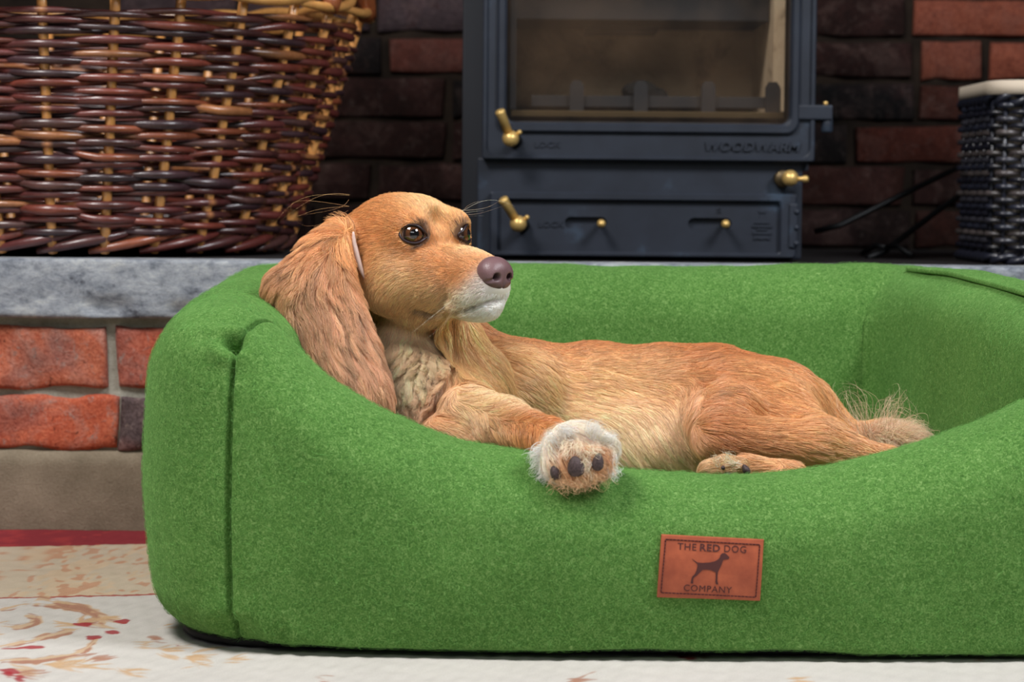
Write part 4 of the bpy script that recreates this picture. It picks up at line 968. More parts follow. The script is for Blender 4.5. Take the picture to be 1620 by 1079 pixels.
# other hind paw peeping under the thigh
C((1250, 752, 2.20, 22), (1185, 742, 2.19, 22), 0.006); E((1150, 748, 2.190), (34, 26, 24), 0.006); E((1128, 744, 2.175), (16, 18, 16), 0.004); E((1152, 738, 2.172), (15, 18, 15), 0.004); E((1174, 740, 2.178), (13, 18, 14), 0.004)
# tail root
C((1325, 690, 2.43, 24), (1400, 694, 2.38, 17), 0.012); C((1400, 694, 2.38, 17), (1452, 700, 2.33, 12), 0.01)
# shoulder, chest, neck
E((800, 620, 2.34), (88, 70, 74), tilt=14); E((735, 640, 2.285), (62, 62, 70), 0.015); E((670, 640, 2.29), (62, 60, 80), 0.015)
C((800, 605, 2.38, 64), (700, 545, 2.37, 58), 0.02); C((700, 545, 2.37, 62), (610, 440, 2.36, 64), 0.02); C((665, 640, 2.29, 55), (640, 540, 2.31, 48), 0.02)
E((600, 640, 2.33), (70, 60, 90), 0.02)
# near foreleg and paw
C((740, 655, 2.235, 46), (800, 672, 2.19, 38), 0.012); C((800, 672, 2.19, 38), (868, 695, 2.10, 29), 0.012); C((868, 695, 2.10, 29), (900, 712, 2.055, 34), 0.008)
PAW = W(911, 722, 2.035)
for (dx, dy, r, dd) in ((-32, 10, 20, 0.004), (-2, 12, 25, -0.006), (33, 8, 20, -0.006), (48, -12, 16, 0.006)):
    c_ = W(911+dx, 722+dy, 2.035+dd); GR.ell(c_, (px(r), 0.016, px(r*1.12)), None, 0.004)
GR.ell(W(911, 712, 2.045), (px(48), 0.018, px(40)), None, 0.008); GR.ell(W(910, 728, 2.045), (px(46), 0.018, px(38)), None, 0.006)
GR.cone(W(926, 690, 2.012), W(930, 762, 2.014), 0.0022, 0.0026, 0.003, 's'); GR.cone(W(893, 700, 2.014), W(893, 762, 2.016), 0.0018, 0.0024, 0.003, 's')
# far foreleg hint
C((700, 690, 2.22, 34), (760, 700, 2.20, 28), 0.01)
# head
def HE(c, r, k=0.012, mode='u', rot=None):
    B = HB
    if rot: a, b, g_ = [math.radians(v) for v in rot]; M_ = np.array(Euler((a, b, g_)).to_matrix()); B = M_@HB
    GR.ell(H(*c), r, B, k, mode)
HE((-0.052, 0, -0.009), (0.058, 0.050, 0.0480), 0.012)
HE((-0.024, 0, -0.002), (0.036, 0.041, 0.037), 0.012)
HE((-0.095, 0, -0.03), (0.05, 0.05, 0.05), 0.02)
for sgn in (-1, 1):
    HE((-0.004, sgn*0.024, 0.012), (0.016, 0.0150, 0.012), 0.010)
    HE((-0.030, sgn*0.034, -0.040), (0.038, 0.022, 0.036), 0.014)
    HE((0.010, sgn*0.022, -0.040), (0.034, 0.017, 0.028), 0.014)
    HE((0.066, sgn*0.0115, -0.050), (0.026, 0.0135, 0.0185), 0.008)
HE((0.030, 0, -0.033), (0.045, 0.0225, 0.0235), 0.012, rot=(0, 7, 0)); HE((0.066, 0, -0.036), (0.032, 0.0190, 0.0205), 0.010)
HE((0.080, 0, -0.042), (0.020, 0.017, 0.018), 0.008)
HE((0.046, 0, -0.066), (0.044, 0.019, 0.0125), 0.006, rot=(0, -8, 0)); HE((0.078, 0, -0.0635), (0.017, 0.0145, 0.0105), 0.006)
HE((-0.020, 0, -0.065), (0.045, 0.030, 0.026), 0.015)
for sgn in (-1, 1): HE((-0.010, sgn*0.033, 0.000), (0.020, 0.0125, 0.020), 0.010)
# eye sockets, stop, mouth line
EY = {s_: H(0.0015, s_*(0.0285 if s_ < 0 else 0.0268), 0.0005) for s_ in (-1, 1)}; ER = 0.0128
for sgn in (-1, 1):
    GR.ell(EY[sgn], (ER+0.0012,)*3, None, 0.006)        # lids shell
    fw = (HF*0.83+HL*sgn*0.55+HU*0.05); fw /= np.linalg.norm(fw); side = np.cross(HU, fw)*1.0; upv = np.cross(fw, side)
    GR.ell(EY[sgn]+fw*0.0115, (0.0094, 0.0132, 0.0093), np.stack([fw, side, upv]), 0.0020, 's')
HE((0.022, 0, 0.016), (0.024, 0.014, 0.014), 0.014, 's')
# near ear leather as part of the body, hair grows on it
EP = [(534, 378, 2.258, 14), (510, 412, 2.240, 34), (500, 462, 2.226, 52), (528, 530, 2.222, 56), (562, 600, 2.215, 40), (588, 640, 2.21, 22)]
def flat(p, q, th, k=0.012):
    a, b = W(*p[:3]), W(*q[:3]); c_ = (a+b)/2; d = b-a; L = np.linalg.norm(d); d /= L; n = np.array([0.10, -1, 0.05]); n -= d*(n@d); n /= np.linalg.norm(n); w = np.cross(d, n)
    GR.ell(c_, (L/2+px((p[3]+q[3])/2)*0.8, th, px((p[3]+q[3])/2)), np.stack([d, n, w]), k)
for p_, q_ in zip(EP[:-1], EP[1:]): flat(p_, q_, 0.017)
E((462, 462, 2.235), (40, 26, 34), 0.012, tilt=-20); E((534, 372, 2.285), (26, 40, 26), 0.014)
E((520, 420, 2.30), (36, 50, 44), 0.02)
# far ear falling behind the chin
E((742, 545, 2.285), (24, 26, 62), 0.010, tilt=12); E((765, 590, 2.285), (34, 24, 38), 0.012, tilt=20)
GR.ell(H(0.0955, 0, -0.034), (0.010, 0.012, 0.010), HB, 0.004, 's')
def hit(px_, py_, d0=2.02, d1=2.5, fallback=2.26):
    t = np.linspace(d0, d1, 260); a, b = W(px_, py_, d0), W(px_, py_, d1); P = a+(b-a)*((t-d0)/(d1-d0))[:, None]; f = GR.sample(P); i = np.nonzero(f < 0)[0]
    return P[i[0]] if len(i) else W(px_, py_, fallback)
MOUTH = [hit(*q) for q in [(659, 491), (668, 494), (684, 498), (700, 498), (715, 497), (730, 493), (744, 488), (757, 483), (770, 479), (782, 476), (792, 476)]]
for a_, b_ in zip(MOUTH[:-1], MOUTH[1:]): GR.cone(a_, b_, 0.0015, 0.0015, 0.0045, 's')
Vd, Fd = GR.nets()
# light smoothing
def smooth(V, F, it=2, lam=0.5):
    n = len(V); E_ = np.concatenate([F[:, [0, 1]], F[:, [1, 2]], F[:, [2, 3]], F[:, [3, 0]]]); deg = np.bincount(E_.ravel(), minlength=n)
    for _ in range(it):
        A = np.stack([np.bincount(E_[:, 0], V[E_[:, 1], a], n)+np.bincount(E_[:, 1], V[E_[:, 0], a], n) for a in range(3)], 1)/deg[:, None]; V = V+(A-V)*lam
    return V
Vd = smooth(Vd, Fd, 2, 0.5)

# ---- coat colour: soft patches anchored on the animal
GOLD, CREAM, RUST, WHITE, PINKB, DEEP = [lin(c) for c in ((214, 158, 100), (240, 214, 172), (188, 118, 66), (246, 240, 232), (205, 158, 124), (160, 96, 56))]
TAN = lin((222, 176, 124))
def HP(f, l, u): return H(f, l, u)
CP = []   # (point, colour, radius, weight)
def cpt(p, c, r, w=1.0): CP.append((np.asarray(p), np.asarray(c), r, w))
for a in [(850, 545, 2.38), (920, 540, 2.40), (1080, 545, 2.40), (1150, 545, 2.40), (1200, 560, 2.38), (1110, 590, 2.32), (1120, 640, 2.27), (1130, 680, 2.25)]: cpt(W(*a), RUST, 0.030, 1.0)
for a in [(1250, 600, 2.33), (1300, 640, 2.36), (1180, 600, 2.30), (1200, 650, 2.27)]: cpt(W(*a), lin((222, 166, 112)), 0.03, 1.2)
for a in [(900, 600, 2.32), (960, 580, 2.32), (1040, 590, 2.32), (860, 570, 2.33)]: cpt(W(*a), lin((230, 184, 132)), 0.03, 1.3)
for a in [(940, 650, 2.29), (980, 700, 2.28), (1040, 690, 2.28), (1060, 640, 2.29), (900, 650, 2.29)]: cpt(W(*a), lin((242, 208, 170)), 0.03, 1.2)
for a in [(1200, 700, 2.22), (1280, 700, 2.22), (1350, 710, 2.23)]: cpt(W(*a), lin((226, 172, 124)), 0.022)
for a in [(770, 640, 2.21), (820, 645, 2.18), (740, 650, 2.22)]: cpt(W(*a), lin((238, 206, 164)), 0.022, 1.3)
for a in [(800, 690, 2.16), (850, 690, 2.12), (760, 690, 2.19)]: cpt(W(*a), lin((200, 134, 80)), 0.018, 1.3)
for a in [(700, 620, 2.24), (690, 660, 2.23)]: cpt(W(*a), lin((196, 132, 84)), 0.016, 1.3)
for a in [(640, 550, 2.27), (640, 595, 2.25)]: cpt(W(*a), lin((244, 220, 188)), 0.020, 2.4)
for a in [(650, 650, 2.24), (665, 620, 2.25)]: cpt(W(*a), lin((206, 164, 128)), 0.016, 1.6)
for a in [(862, 715, 2.05), (960, 705, 2.05), (900, 680, 2.05), (940, 680, 2.05), (970, 735, 2.04)]: cpt(W(*a), lin((238, 222, 204)), 0.010, 5)
for a in [(915, 720, 2.015), (890, 715, 2.015), (935, 745, 2.015), (905, 755, 2.02)]: cpt(W(*a), lin((206, 156, 112)), 0.009, 6)
for a in [(1150, 735, 2.17)]: cpt(W(*a), lin((222, 182, 140)), 0.012, 4)
for a in [(926, 725, 2.012), (893, 730, 2.014), (928, 750, 2.012)]: cpt(W(*a), lin((120, 70, 46)), 0.0026, 30)
cpt(H(0.088, -0.014, -0.047), lin((176, 166, 166)), 0.007, 3)
cpt(H(-0.02, 0.0, 0.045), lin((236, 204, 154)), 0.010, 2.0)
for a in [(600, 470, 2.25), (610, 440, 2.24), (640, 450, 2.22)]: cpt(W(*a), lin((236, 196, 146)), 0.012, 1.5)
for a in [(1400, 690, 2.35), (1440, 690, 2.33)]: cpt(W(*a), lin((236, 206, 176)), 0.02, 2.5)
for a in [(500, 450, 2.21), (480, 480, 2.21), (540, 520, 2.20), (580, 600, 2.20), (450, 460, 2.22), (520, 560, 2.20)]: cpt(W(*a), PINKB, 0.026, 1.4)
for a in [(740, 560, 2.26), (760, 600, 2.26), (800, 580, 2.28)]: cpt(W(*a), lin((226, 178, 124)), 0.022, 1.0)
for a in [(530, 370, 2.23), (500, 390, 2.23)]: cpt(W(*a), lin((210, 152, 100)), 0.02, 1.2)
FACE = lin((212, 150, 92))
cpt(H(-0.05, -0.05, 0), FACE, 0.03, 1.2); cpt(H(-0.04, 0, 0.045), FACE, 0.03, 1.2); cpt(H(0.02, -0.03, -0.02), lin((206, 142, 86)), 0.018, 1.4); cpt(H(0.05, -0.02, -0.03), lin((212, 150, 94)), 0.016, 1.4)
cpt(H(-0.005, 0.0, 0.038), lin((232, 196, 142)), 0.015, 1.6); cpt(H(-0.03, -0.05, -0.035), lin((228, 184, 130)), 0.018, 1.5); cpt(H(0.01, -0.038, -0.045), lin((232, 194, 146)), 0.016, 1.5)
cpt(H(0.055, 0.0, -0.012), lin((238, 202, 156)), 0.010, 2.0); cpt(H(0.035, 0.0, -0.006), lin((222, 172, 116)), 0.012, 1.5)
cpt(H(0.084, -0.020, -0.053), lin((236, 224, 212)), 0.009, 4.0); cpt(H(0.06, -0.03, -0.060), lin((234, 208, 178)), 0.009, 3); cpt(H(0.07, -0.022, -0.036), lin((214, 154, 100)), 0.010, 3); cpt(H(0.095, 0, -0.058), WHITE, 0.012, 5); cpt(H(0.08, -0.012, -0.072), WHITE, 0.013, 5); cpt(H(0.05, -0.012, -0.078), lin((232, 204, 170)), 0.014, 3)
cpt(H(-0.02, -0.02, -0.092), lin((216, 168, 120)), 0.02, 1.5); cpt(H(0.03, -0.034, -0.062), lin((226, 186, 144)), 0.012, 2)
CPp = np.array([c[0] for c in CP]); CPc = np.array([c[1] for c in CP]); CPr = np.array([c[2] for c in CP]); CPw = np.array([c[3] for c in CP])
def coat(P):
    num = np.zeros((len(P), 3)); den = np.zeros(len(P))
    for p, c, r, w in zip(CPp, CPc, CPr, CPw):
        k = w*np.exp(-((P-p)**2).sum(1)/(2*r*r)); num += k[:, None]*c; den += k
    num += 0.08*GOLD; den += 0.08; out = num/den[:, None]
    dm = np.full(len(P), 9.0); kk = np.zeros(len(P)); S_ = np.where(np.linalg.norm(P-MOUTH[5], axis=1) < 0.09)[0]
    for i_, (a, b) in enumerate(zip(MOUTH[:-1], MOUTH[1:])):
        ab = b-a; t = np.clip(((P[S_]-a)@ab)/(ab@ab), 0, 1); d = np.linalg.norm(P[S_]-(a+t[:, None]*ab), axis=1); w_ = 0.0034 if i_ < 2 else (0.0013 if i_ < 5 else 0.0019); dm[S_] = np.minimum(dm[S_], d/w_)
    for e in EY.values(): q = np.linalg.norm(P-e-HF*0.009, axis=1); k_ = np.exp(-(np.maximum(q-0.0105, 0)/0.0022)**2)[:, None]*0.85; out = out*(1-k_)+lin((52, 34, 34))*k_
    m = np.exp(-dm**2)[:, None]*0.9; return out*(1-m)+lin((62, 42, 42))*m
# ---- comb directions: guides (point, direction)
GD = []
def gd(p, q, d0, d1=None): GD.append((W(p[0], p[1], d0), W(q[0], q[1], d1 if d1 is not None else d0)-W(p[0], p[1], d0)))
def gh(a, b): GD.append((H(*a), H(*b)-H(*a)))
for sg in (-1, 1):
    gh((0.085, sg*0.01, -0.02), (0.05, sg*0.014, -0.012)); gh((0.05, sg*0.015, -0.015), (0.01, sg*0.022, 0.0)); gh((0.02, 0, 0.01), (-0.01, sg*0.004, 0.035)); gh((-0.01, sg*0.01, 0.035), (-0.05, sg*0.012, 0.046))
    gh((-0.05, sg*0.02, 0.045), (-0.09, sg*0.03, 0.035)); gh((0.0, sg*0.034, -0.012), (-0.03, sg*0.045, -0.018)); gh((-0.03, sg*0.045, 0), (-0.07, sg*0.05, -0.01)); gh((-0.02, sg*0.04, 0.02), (-0.05, sg*0.045, 0.03))
    gh((0.03, sg*0.03, -0.035), (-0.005, sg*0.04, -0.045)); gh((-0.02, sg*0.05, -0.04), (-0.05, sg*0.05, -0.06)); gh((-0.04, sg*0.05, -0.06), (-0.05, sg*0.045, -0.09))
    gh((0.085, sg*0.018, -0.045), (0.065, sg*0.024, -0.056)); gh((0.06, sg*0.026, -0.05), (0.035, sg*0.033, -0.062)); gh((0.09, sg*0.01, -0.066), (0.07, sg*0.016, -0.078)); gh((0.05, sg*0.01, -0.078), (0.02, sg*0.012, -0.085))
for p, q, d in [((840, 550), (930, 545), 2.36), ((930, 560), (1020, 560), 2.33), ((1050, 560), (1120, 556), 2.34), ((1150, 556), (1230, 580), 2.34), ((1240, 590), (1300, 640), 2.36), ((1300, 640), (1335, 690), 2.38),
                ((860, 600), (920, 640), 2.31), ((930, 620), (1000, 660), 2.30), ((1010, 610), (1060, 650), 2.30), ((1040, 660), (1075, 730), 2.29), ((960, 680), (1010, 730), 2.28), ((1080, 590), (1110, 640), 2.31), ((1085, 640), (1095, 700), 2.29),
                ((1120, 620), (1180, 650), 2.27), ((1180, 620), (1240, 640), 2.28), ((1150, 670), (1220, 690), 2.24), ((1230, 690), (1310, 700), 2.22), ((1310, 700), (1400, 722), 2.23), ((1200, 590), (1260, 610), 2.30), ((1270, 650), (1310, 680), 2.30),
                ((740, 560), (790, 600), 2.30), ((790, 590), (850, 620), 2.30), ((760, 620), (830, 640), 2.22), ((820, 650), (880, 680), 2.15), ((700, 610), (700, 670), 2.23), ((720, 660), (780, 700), 2.20), ((640, 560), (635, 620), 2.26), ((650, 620), (650, 690), 2.24),
                ((850, 700), (880, 730), 2.10), ((1400, 690), (1450, 690), 2.33), ((720, 520), (740, 580), 2.30), ((600, 640), (610, 720), 2.28), ((1180, 742), (1130, 748), 2.18),
                ((545, 350), (500, 390), 2.23), ((500, 400), (470, 450), 2.22), ((560, 400), (565, 470), 2.23), ((530, 420), (520, 500), 2.21), ((480, 450), (470, 500), 2.21), ((460, 450), (425, 470), 2.22), ((520, 500), (550, 570), 2.20), ((570, 500), (590, 580), 2.20), ((560, 570), (595, 640), 2.19), ((480, 510), (520, 570), 2.20)]: gd(p, q, d)
GDp = np.array([g_[0] for g_ in GD]); GDd = np.array([g_[1]/np.linalg.norm(g_[1]) for g_ in GD])
class CombField:
    def __init__(s, h=0.007):
        s.o = np.array([-0.28, 1.98, 0.04]); s.h = h; n = (np.array([0.76, 0.62, 0.42])/h).astype(int); X = [s.o[a]+h*np.arange(n[a]) for a in range(3)]; P = np.stack(np.meshgrid(*X, indexing='ij'), -1).reshape(-1, 3).astype(np.float32)
        D = np.zeros_like(P)
        for p, d in zip(GDp.astype(np.float32), GDd.astype(np.float32)): q = P-p; w = 1/((q*q).sum(1)+2e-5)**2; D += w[:, None]*d
        D /= np.linalg.norm(D, axis=1)[:, None]; s.D = D.reshape(*n, 3); s.n = n
    def __call__(s, P):
        q = np.clip((P-s.o)/s.h, 0, s.n-1.001); i = q.astype(int); f = q-i; o = 0
        for a in (0, 1):
            for b in (0, 1):
                for c in (0, 1): o = o+s.D[i[:, 0]+a, i[:, 1]+b, i[:, 2]+c]*((f[:, 0] if a else 1-f[:, 0])*(f[:, 1] if b else 1-f[:, 1])*(f[:, 2] if c else 1-f[:, 2]))[:, None]
        return o
CF = CombField()
def comb(P, N):
    D = CF(P); D = D/(np.linalg.norm(D, axis=1)[:, None]+1e-12); D -= N*(D*N).sum(1)[:, None]; return D/(np.linalg.norm(D, axis=1)[:, None]+1e-9)

FURSKIN = M('dog_coat_skin', rough=0.8, spec=0.2); FURSKIN.col(FURSKIN.attr()); FURSKIN = FURSKIN.m
def hairmat(name, rough=0.38):
    m = M(name, rough=rough, spec=0.55); m.col(m.attr('hair_color')); m.b.inputs['Sheen Weight'].default_value = 0.12
    return m.m
HAIR = hairmat('silky_fur')
dog = empty('dog', (0.1, 2.35, 0.09)); tag(dog, 'golden long-eared spaniel lying in the green dog bed looking up to the right', 'dog')
med = mesh('body', Vd, Fd); vcol(med, coat(Vd)*0.92)
bm = bmesh.new(); bm.from_mesh(med); bmesh.ops.recalc_face_normals(bm, faces=bm.faces[:]); bm.to_mesh(med); bm.free()
body_o = link('body', med, FURSKIN, dog)

T3 = np.concatenate([Fd[:, [0, 1, 2]], Fd[:, [0, 2, 3]]]); TA = Vd[T3]; TAR = np.linalg.norm(np.cross(TA[:, 1]-TA[:, 0], TA[:, 2]-TA[:, 0]), axis=1)/2; TC = TA.mean(1)
def surf_points(n, wfun):
    A = TA; w = TAR*(wfun() if wfun.__code__.co_argcount == 0 else wfun(TC)); w /= w.sum(); i = rng.choice(len(T3), n, p=w); u, v = rng.random(n), rng.random(n); f = u+v > 1; u[f] = 1-u[f]; v[f] = 1-v[f]
    return A[i, 0]+(A[i, 1]-A[i, 0])*u[:, None]+(A[i, 2]-A[i, 0])*v[:, None]
def grow(P, L, n=6, lift=0.12, hug=0.0012, jitter=0.18, wave=0.0, wl=0.03, bias=None, grav=0.0, curl=None):
    """strands combed along the surface; returns (m, n, 3)"""
    m = len(P); out = np.zeros((m, n, 3)); out[:, 0] = P; N = GR.grad(P); cur = P.copy(); step = (L/(n-1))[:, None]
    rj = rng.normal(size=(m, 3)); ph = rng.uniform(0, 6.28, m) if curl is None else curl; trav = 0
    for k in range(1, n):
        Ns = GR.grad(cur); D = comb(cur, Ns)
        if bias is not None: D = D+bias
        D = D+rj*jitter*(0.4+0.6*k/n)*0.5
        if grav: D = D+np.array([0, 0, -grav])
        D -= Ns*np.minimum((D*Ns).sum(1), 0)[:, None]; D /= np.linalg.norm(D, axis=1)[:, None]+1e-9
        lf = lift*(1.0 if k == 1 else 0.55); D = D+Ns*lf
        if wave: S_ = np.cross(D, Ns); D = D+S_*(wave*np.cos(ph+trav/wl*6.28))[:, None]+Ns*(0.4*wave*np.sin(ph+trav/wl*6.28))[:, None]
        D /= np.linalg.norm(D, axis=1)[:, None]; cur = cur+D*step; trav = trav+L/(n-1)
        f = GR.sample(cur); target = hug*k/(n-1)**1.0; pen = np.clip(target-f, 0, 0.01); cur = cur+Ns*pen[:, None]
        out[:, k] = cur
    return out
def clump(S, ng, amt=0.6, rnd=0.0006):
    """pull strands towards nearest guide strand tips"""
    m, n, _ = S.shape; gi = rng.choice(m, min(ng, m), replace=False); R_ = S[:, 0]; G = R_[gi]; own = np.zeros(m, int)
    for a in range(0, m, 4000):
        d = ((R_[a:a+4000, None]-G[None])**2).sum(2); own[a:a+4000] = gi[d.argmin(1)]
    t = np.linspace(0, 1, n)[None, :, None]**1.2; tgt = S[own]; return S+(tgt-S)*t*amt*(rng.uniform(0.5, 1, m)[:, None, None])+rng.normal(size=S.shape)*rnd*t, own
def fur(name, S, C_, r0=0.00016, taper=0.25, parent=None, mat=None, kind='stuff'):
    m, n, _ = S.shape; cv = bpy.data.hair_curves.new(name); cv.add_curves([n]*m)
    cv.attributes['position'].data.foreach_set('vector', S.astype(np.float32).ravel()) if 'position' in cv.attributes else cv.points.foreach_set('position', S.astype(np.float32).ravel())
    rad = (r0*(1-(1-taper)*np.linspace(0, 1, n)**1.5))[None]*rng.uniform(0.7, 1.2, m)[:, None]
    cv.attributes.new('radius', 'FLOAT', 'POINT').data.foreach_set('value', rad.astype(np.float32).ravel())
    C4 = np.concatenate([np.clip(C_, 0, 1), np.ones((m, 1))], 1).astype(np.float32)
    cv.attributes.new('hair_color', 'FLOAT_COLOR', 'CURVE').data.foreach_set('color', C4.ravel())
    cv.materials.append(mat or HAIR); o = bpy.data.objects.new(name, cv); COL.objects.link(o); o.parent = parent or dog; o.location = -Vector(world_loc(o.parent))
    o['kind'] = kind; return o
def varied(C_, a=0.12, wa=0.04):
    m = len(C_); return C_*1.22*(1+rng.normal(0, a, m))[:, None]*(1+rng.normal(0, wa, (m, 3)))
camv = np.array([0, 0, CAMZ])
def vis(c):
    N = GR.grad(c); d = camv-c; d /= np.linalg.norm(d, axis=1)[:, None]; f = (N*d).sum(1); return np.where(f > -0.25, 1.0, 0.12)*np.where(c[:, 2] < 0.13, 0.3, 1.0)
def inhead(c): q = (c-HO)@HB.T; return (q[:, 0] > -0.075) & (q[:, 0] < 0.12) & (np.abs(q[:, 1]) < 0.056) & (q[:, 2] > -0.09) & (q[:, 2] < 0.07), q
earpts = np.array([W(*p[:3]) for p in EP]+[W(462, 462, 2.235)])
def earw(c):
    d = np.min(((c[:, None]-earpts[None])**2).sum(2)**0.5-np.array([px(p[3]) for p in EP]+[px(36)])[None], axis=1); return (d < 0.008) & (c[:, 1] < 2.262) & (c[:, 0] < W(618, 500, 2.23)[0])
def keep_eye(P):
    ok = np.ones(len(P), bool)
    for e in EY.values(): ok &= np.linalg.norm(P-e, axis=1) > ER+0.0022
    q = (P-HO)@HB.T; ok &= ~((q[:, 0] > 0.0935) & (q[:, 2] > -0.052) & (q[:, 2] < -0.016)); 
    padc = [(W(911, 738, 2.02), 0.0082, 0.0105), (W(946, 731, 2.02), 0.0060, 0.009), (W(879, 748, 2.03), 0.0055, 0.0075)]
    for p, rx_, rz_ in padc: ok &= ~((((P[:, 0]-p[0])/rx_)**2+((P[:, 2]-p[2])/rz_)**2 < 1) & (P[:, 1] < 2.04))
    return ok
TVIS = vis(TC); NH = 1.0
def bodyfur(cnt, L0, region, name, **kw):
    P = surf_points(cnt, lambda c: TVIS*region(c)); P = P[keep_eye(P)]; L = L0(P)*rng.uniform(0.75, 1.2, len(P)); S = grow(P, L, **kw); return P, S
inh = lambda c: inhead(c)[0]
# head: short
def Lh(P): q = (P-HO)@HB.T; return np.interp(q[:, 0], [-0.08, -0.02, 0.03, 0.09], [0.012, 0.0085, 0.0055, 0.0036])
P, S = bodyfur(70000, Lh, lambda c: inh(c)*1.0, 'fur', n=4, lift=0.16, jitter=0.22, hug=0.0008)
S, own = clump(S, 5000, 0.5, 0.0002); fur('head_fur', S, varied(coat(P), 0.16)*(1+0.09*rng.normal(size=len(S))[own])[:, None], 0.00014)
# body: medium
def Lb(P): return np.interp(P[:, 2], [0.1, 0.2, 0.25], [0.022, 0.017, 0.013])
P, S = bodyfur(150000, Lb, lambda c: (~inh(c) & ~earw(c))*1.0, 'fur', n=5, lift=0.10, jitter=0.16, hug=0.0015)
S, own = clump(S, 5000, 0.6, 0.0003); cc = coat(P); tint = 1+0.04*noise3(P[own]*1.0, 60, 4, 2)+0.08*rng.normal(size=len(S))[own]; fur('body_fur', S, varied(cc, 0.16)*tint[:, None], 0.00018)
# ear: long, wavy locks
P = surf_points(30000, lambda c: earw(c)*1.0); tt = np.clip((W(0, 380, 2.23)[2]-P[:, 2])/0.12, 0, 1); ok = P[:, 2] > W(540, 625, 2.2)[2]; P = P[ok]; tt = tt[ok]
L = (0.035+0.045*tt)*rng.uniform(0.6, 1.15, len(P)); ph = noise3(P, 45, 9, 1)*3.0
S = grow(P, L, n=14, lift=0.14, jitter=0.09, hug=0.008, wave=0.26, wl=0.030, grav=0.10, curl=ph); S, own = clump(S, 650, 0.85, 0.0004)
tint = 1.06+0.22*rng.normal(size=len(S))[own]; fur('ear_hair', S, varied(coat(P), 0.1)*np.clip(tint, 0.6, 1.4)[:, None], 0.00018)
# chest ruff, curly
def near(cs, r):
    cs = [W(*c) for c in cs]; return lambda c: np.any([np.linalg.norm(c-q, axis=1) < r for q in cs], axis=0)*1.0
P = surf_points(13000, near([(640, 570, 2.27), (645, 610, 2.25), (655, 640, 2.24), (660, 580, 2.26)], 0.024)); P = P[keep_eye(P)]; ph = noise3(P, 90, 12, 1)*4
S = grow(P, 0.028*rng.uniform(0.6, 1.3, len(P)), n=12, lift=0.42, jitter=0.2, hug=0.010, wave=0.75, wl=0.020, grav=0.15, curl=ph); S, own = clump(S, 130, 0.9, 0.0005); tint = 1.04+0.12*rng.normal(size=len(S))[own]
fur('chest_hair', S, varied(coat(P), 0.1)*tint[:, None], 0.00016)
# far ear hair sweeping over the shoulder
P = surf_points(8000, near([(725, 500, 2.27), (735, 530, 2.27), (745, 560, 2.26), (760, 590, 2.27)], 0.022)); P = P[P[:, 2] < W(700, 505, 2.27)[2]]
S = grow(P, 0.05*rng.uniform(0.6, 1.2, len(P)), n=10, lift=0.14, jitter=0.12, hug=0.005, wave=0.22, wl=0.04, grav=0.3, bias=np.array([0.25, 0, -0.2])); S, own = clump(S, 240, 0.7, 0.0005); tint = 1+0.18*rng.normal(size=len(S))[own]
fur('far_ear_hair', S, varied(lin((230, 184, 130))[None].repeat(len(P), 0), 0.1)*tint[:, None], 0.00018)
# belly and thigh feathering
P = surf_points(9000, near([(1000, 700, 2.29), (1050, 690, 2.29), (1080, 640, 2.29), (1070, 710, 2.29), (960, 710, 2.29)], 0.022))
S = grow(P, 0.036*rng.uniform(0.6, 1.2, len(P)), n=8, lift=0.12, jitter=0.14, hug=0.004, wave=0.2, wl=0.04, bias=np.array([0.25, -0.1, -0.5])); S, own = clump(S, 300, 0.7, 0.0005); tint = 1+0.12*rng.normal(size=len(S))[own]
fur('belly_hair', S, varied(coat(P), 0.08)*tint[:, None], 0.00017)
# tail plume
P = surf_points(5000, near([(1360, 690, 2.40), (1400, 690, 2.37), (1440, 695, 2.34)], 0.02)); 
S = grow(P, 0.036*rng.uniform(0.5, 1.2, len(P)), n=8, lift=0.55, jitter=0.35, hug=0.006, wave=0.25, wl=0.05, grav=0.25); S, own = clump(S, 160, 0.6, 0.0006); tint = 1+0.15*rng.normal(size=len(S))[own]
fur('tail_hair', S, varied(coat(P), 0.1)*tint[:, None], 0.00016)
def wisps(name, roots, tips, n, spread, tipspread, color, r=0.00014, bow=0.01, parent=None):
    S = []
    for a, b in zip(roots, tips):
        for _ in range(n):
            p = np.array(a)+rng.normal(size=3)*spread; q = np.array(b)+rng.normal(size=3)*tipspread; t = np.linspace(0, 1, 9)[:, None]; bv = rng.normal(size=3)*bow
            S.append(p+(q-p)*t+bv*np.sin(np.pi*t))
    S = np.array(S); return fur(name, S, varied(np.tile(lin(color), (len(S), 1)), 0.12), r, 0.15, parent)
wisps('tail_wisp', [W(1365, 690, 2.38), W(1370, 690, 2.37), W(1400, 680, 2.37), W(1405, 680, 2.36), W(1385, 690, 2.37)], [W(1338, 615, 2.38), W(1352, 640, 2.37), W(1428, 640, 2.36), W(1420, 620, 2.36), W(1392, 650, 2.36)], 26, 0.004, 0.005, (222, 190, 160))
wisps('tail_wisp', [W(1420, 685, 2.34)]*2, [W(1455, 672, 2.33), W(1468, 688, 2.32)], 90, 0.007, 0.004, (226, 192, 158), bow=0.008)
